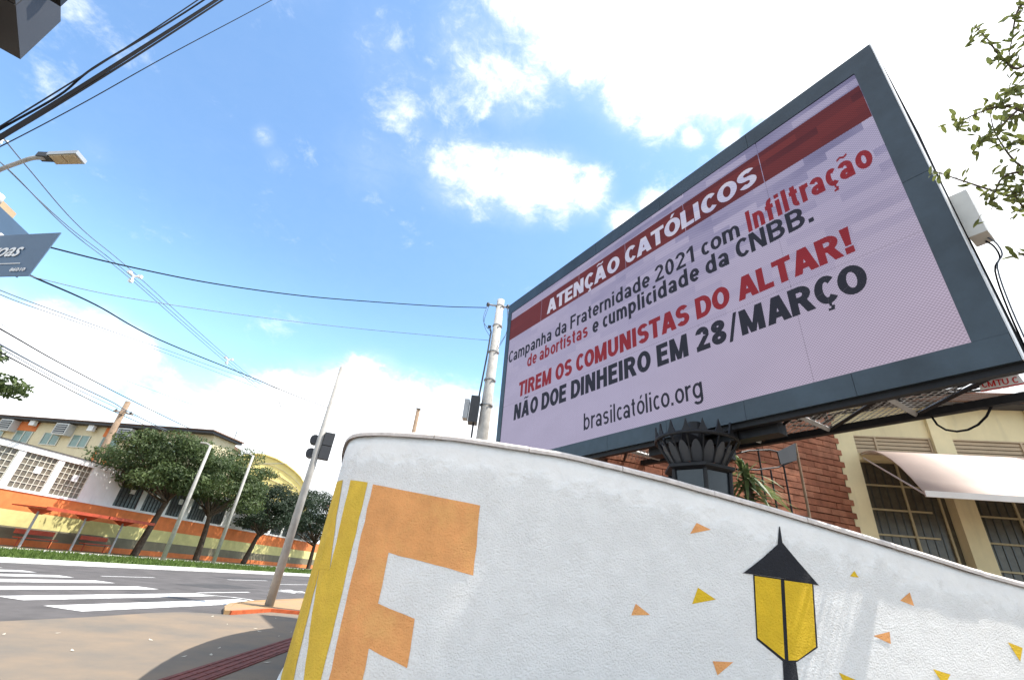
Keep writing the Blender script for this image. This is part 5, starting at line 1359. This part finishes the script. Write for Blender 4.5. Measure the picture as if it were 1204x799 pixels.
def lerp4(u, v): return hc[0].lerp(hc[1], u).lerp(hc[3].lerp(hc[2], u), v)
for u0, u1 in ((.10, .50), (.54, .93)):
    MB().prism([lerp4(u0, .1), lerp4(u1, .1), lerp4(u1, .88), lerp4(u0, .88)], (0, 0, -.03)).build('lens', 'lamp_lens', slt)
MB().box(ap0 + Vector((0, 0, .04)), (.28, .16, .12), pd, Vector((-pd.y, pd.x, 0))).build('coupling', 'signal_grey', slt)

# ------------------------------------------------------------ street name signs at the left edge
SR = at_d(71.5, 273.3, 4.1); sa = R(-77); SX = Vector((math.sin(sa), math.cos(sa), 0)); SNn = Vector((SX.y, -SX.x, 0))
if SNn.dot(-SR) < 0: SNn = -SNn
def SP(px, py, off=0): return at_plane(px, py, SR + SNn * off, SNn)
c = [SP(-40, 278.5), SP(71.5, 273.3), SP(37, 324), SP(-62, 325)]
zt, zb = c[1].z, SP(37, 324).z
L1 = .95
postp = SR + SX * (L1 + .02); postp.z = 0
ns_ = thing('street_name_post', postp, 'street name post with two blue grey plates at the left edge', 'street sign')
ptop = z_top(postp, 8, 237)
MB().tube([postp, Vector((postp.x, postp.y, ptop))], .045, 12).build('post', 'lamp_grey', ns_, True)
A_ = Vector((SR.x, SR.y, zb)); 
def plate_pt(t, z, off=0): q = SR + SX * t + SNn * off; q.z = z; return q
MB().prism([plate_pt(0, zb), plate_pt(L1 - .03, zb), plate_pt(L1 - .03, zt), plate_pt(0, zt)], SNn * -.006).build('name_plate', 'sign_blue', ns_, label='lower plate, its name ending in oas')
hp_ = zt - zb
RX = -SX
def P_at(px, py): q = SP(px, py, .003); return q
tl = (q1_ := SP(24.5, 303.5)); 
wtxt = .62; cap_ = hp_ * .30
tr_end = (SP(24.5, 298) - SR).dot(SX); tbz = SP(24.5, 301).z
text_mb('Alagoas', .50, cap_, plate_pt(tr_end + .50, tbz, .004), RX, Vector((0, 0, 1)), SNn, bold=.012, shear=.25, depth=.002).build('lettering', 'sign_white', ns_)
lz_ = SP(10, 310.7).z
MB().prism([plate_pt(.06 + .09, lz_, .003), plate_pt(L1 - .05, lz_, .003), plate_pt(L1 - .05, lz_ + .006, .003), plate_pt(.06 + .09, lz_ + .006, .003)], SNn * .002).build('rule', 'sign_white', ns_)
t0 = (SP(31, 316) - SR).dot(SX); t1 = (SP(14, 316) - SR).dot(SX)
text_mb('86010', abs(t1 - t0), hp_ * .07, plate_pt(t1, SP(22, 319).z, .004), RX, Vector((0, 0, 1)), SNn, bold=.01, depth=.002).build('lettering', 'sign_white', ns_)
# upper plate, running away from the camera
sa2 = R(-12); SX2 = Vector((math.sin(sa2), math.cos(sa2), 0)); SN2 = Vector((SX2.y, -SX2.x, 0))
if SN2.dot(-postp) < 0: SN2 = -SN2
def P2(t, z, off=.0): return Vector((postp.x, postp.y, z)) + SX2 * t + SN2 * (off + .04)
z2t = ptop - .06
MB().prism([P2(-.05, zt + .02), P2(.55, zt + .02), P2(.55, z2t), P2(-.05, z2t)], SN2 * -.006).build('name_plate', 'sign_blue', ns_, label='upper plate seen nearly edge on')
text_mb('JE', .16, .10, P2(.10, zt + .11, .004), SX2, Vector((0, 0, 1)), SN2, bold=.02, depth=.002).build('lettering', 'sign_white', ns_)
text_mb('ST', .16, .08, P2(.34, zt + .14, .004), SX2, Vector((0, 0, 1)), SN2, bold=.02, depth=.002).build('lettering', 'sign_white', ns_)
MB().box(P2(.06, z2t + .02, -.02), (.26, .03, .07), SX2, SN2).build('clamp', 'lamp_lens', ns_)
MB().ring(postp, [(0, ptop + .03), (.05, ptop + .02), (.052, ptop - .06), (.046, ptop - .061)], 14).build('post_cap', 'box_grey', ns_, True)

# ------------------------------------------------------------ traffic signal head overhead at the left edge
c0 = at_d(24, 70, 3.6)
sg = thing('traffic_signal', Vector((c0.x - .9, c0.y + .3, 0)), 'dark grey traffic signal housing hanging over the top left corner', 'traffic light')
ta = R(-40); fx = -Vector((math.sin(ta), math.cos(ta), 0)); fn = Vector((math.cos(R(40)), math.sin(R(40)), 0)); fn = Vector((.766, .643, 0))
zt0 = CAM_H + ray(71, 25).z * (math.hypot(c0.x, c0.y) / math.hypot(ray(71, 25).x, ray(71, 25).y))
def sgbox(a0, a1, b0, b1, z0, z1, name='housing', m='signal_grey'):
    o_ = Vector((c0.x, c0.y, 0))
    return MB().hexa([o_ + fx * a - fn * b_ + Vector((0, 0, z)) for z in (z0, z1) for a, b_ in ((a0, b0), (a1, b0), (a1, b1), (a0, b1))]).build(name, m, sg)
zb0 = c0.z; hs = zt0 - zb0
for k in range(3):
    sgbox(.42 * k, .42 * k + .412, 0, .12, zb0, zt0)
sgbox(.02, 1.2, .125, .195, zb0 - .04, zt0 - .03, 'backplate', 'black_steel')
for k in range(3):
    sgbox(.0 + .42 * k, .40 + .42 * k, .20, .55, zb0 - .40, zb0 + .04, 'visor')
sgbox(.30, .40, -.07, -.005, zt0 - .16, zt0 - .05, 'bracket', 'black_steel')
MB().tube([Vector((c0.x, c0.y, zt0 - .1)) + fx * .35 + fn * .04, Vector((c0.x, c0.y, zt0 + .1)) + fx * .5 + fn * .10, Vector((c0.x, c0.y, zt0 + .3)) + fx * 1.0 + fn * .05], .028, 8).build('bracket_arm', 'black_steel', sg)
mp_ = Vector((c0.x, c0.y, 0)) + fx * 1.0 - fn * .9
MB().tube([mp_, mp_ + Vector((0, 0, zt0 + .6))], .06, 10).build('pole', 'galv', sg)
MB().tube([mp_ + Vector((0, 0, zt0 + .3)), Vector((c0.x, c0.y, zt0 + .3)) + fx * 1.0 + fn * .05], .035, 8).build('pole_arm', 'galv', sg)
print('objects', len(bpy.data.objects), 'tris', sum(len(o.data.polygons) for o in bpy.data.objects if o.type == 'MESH'))
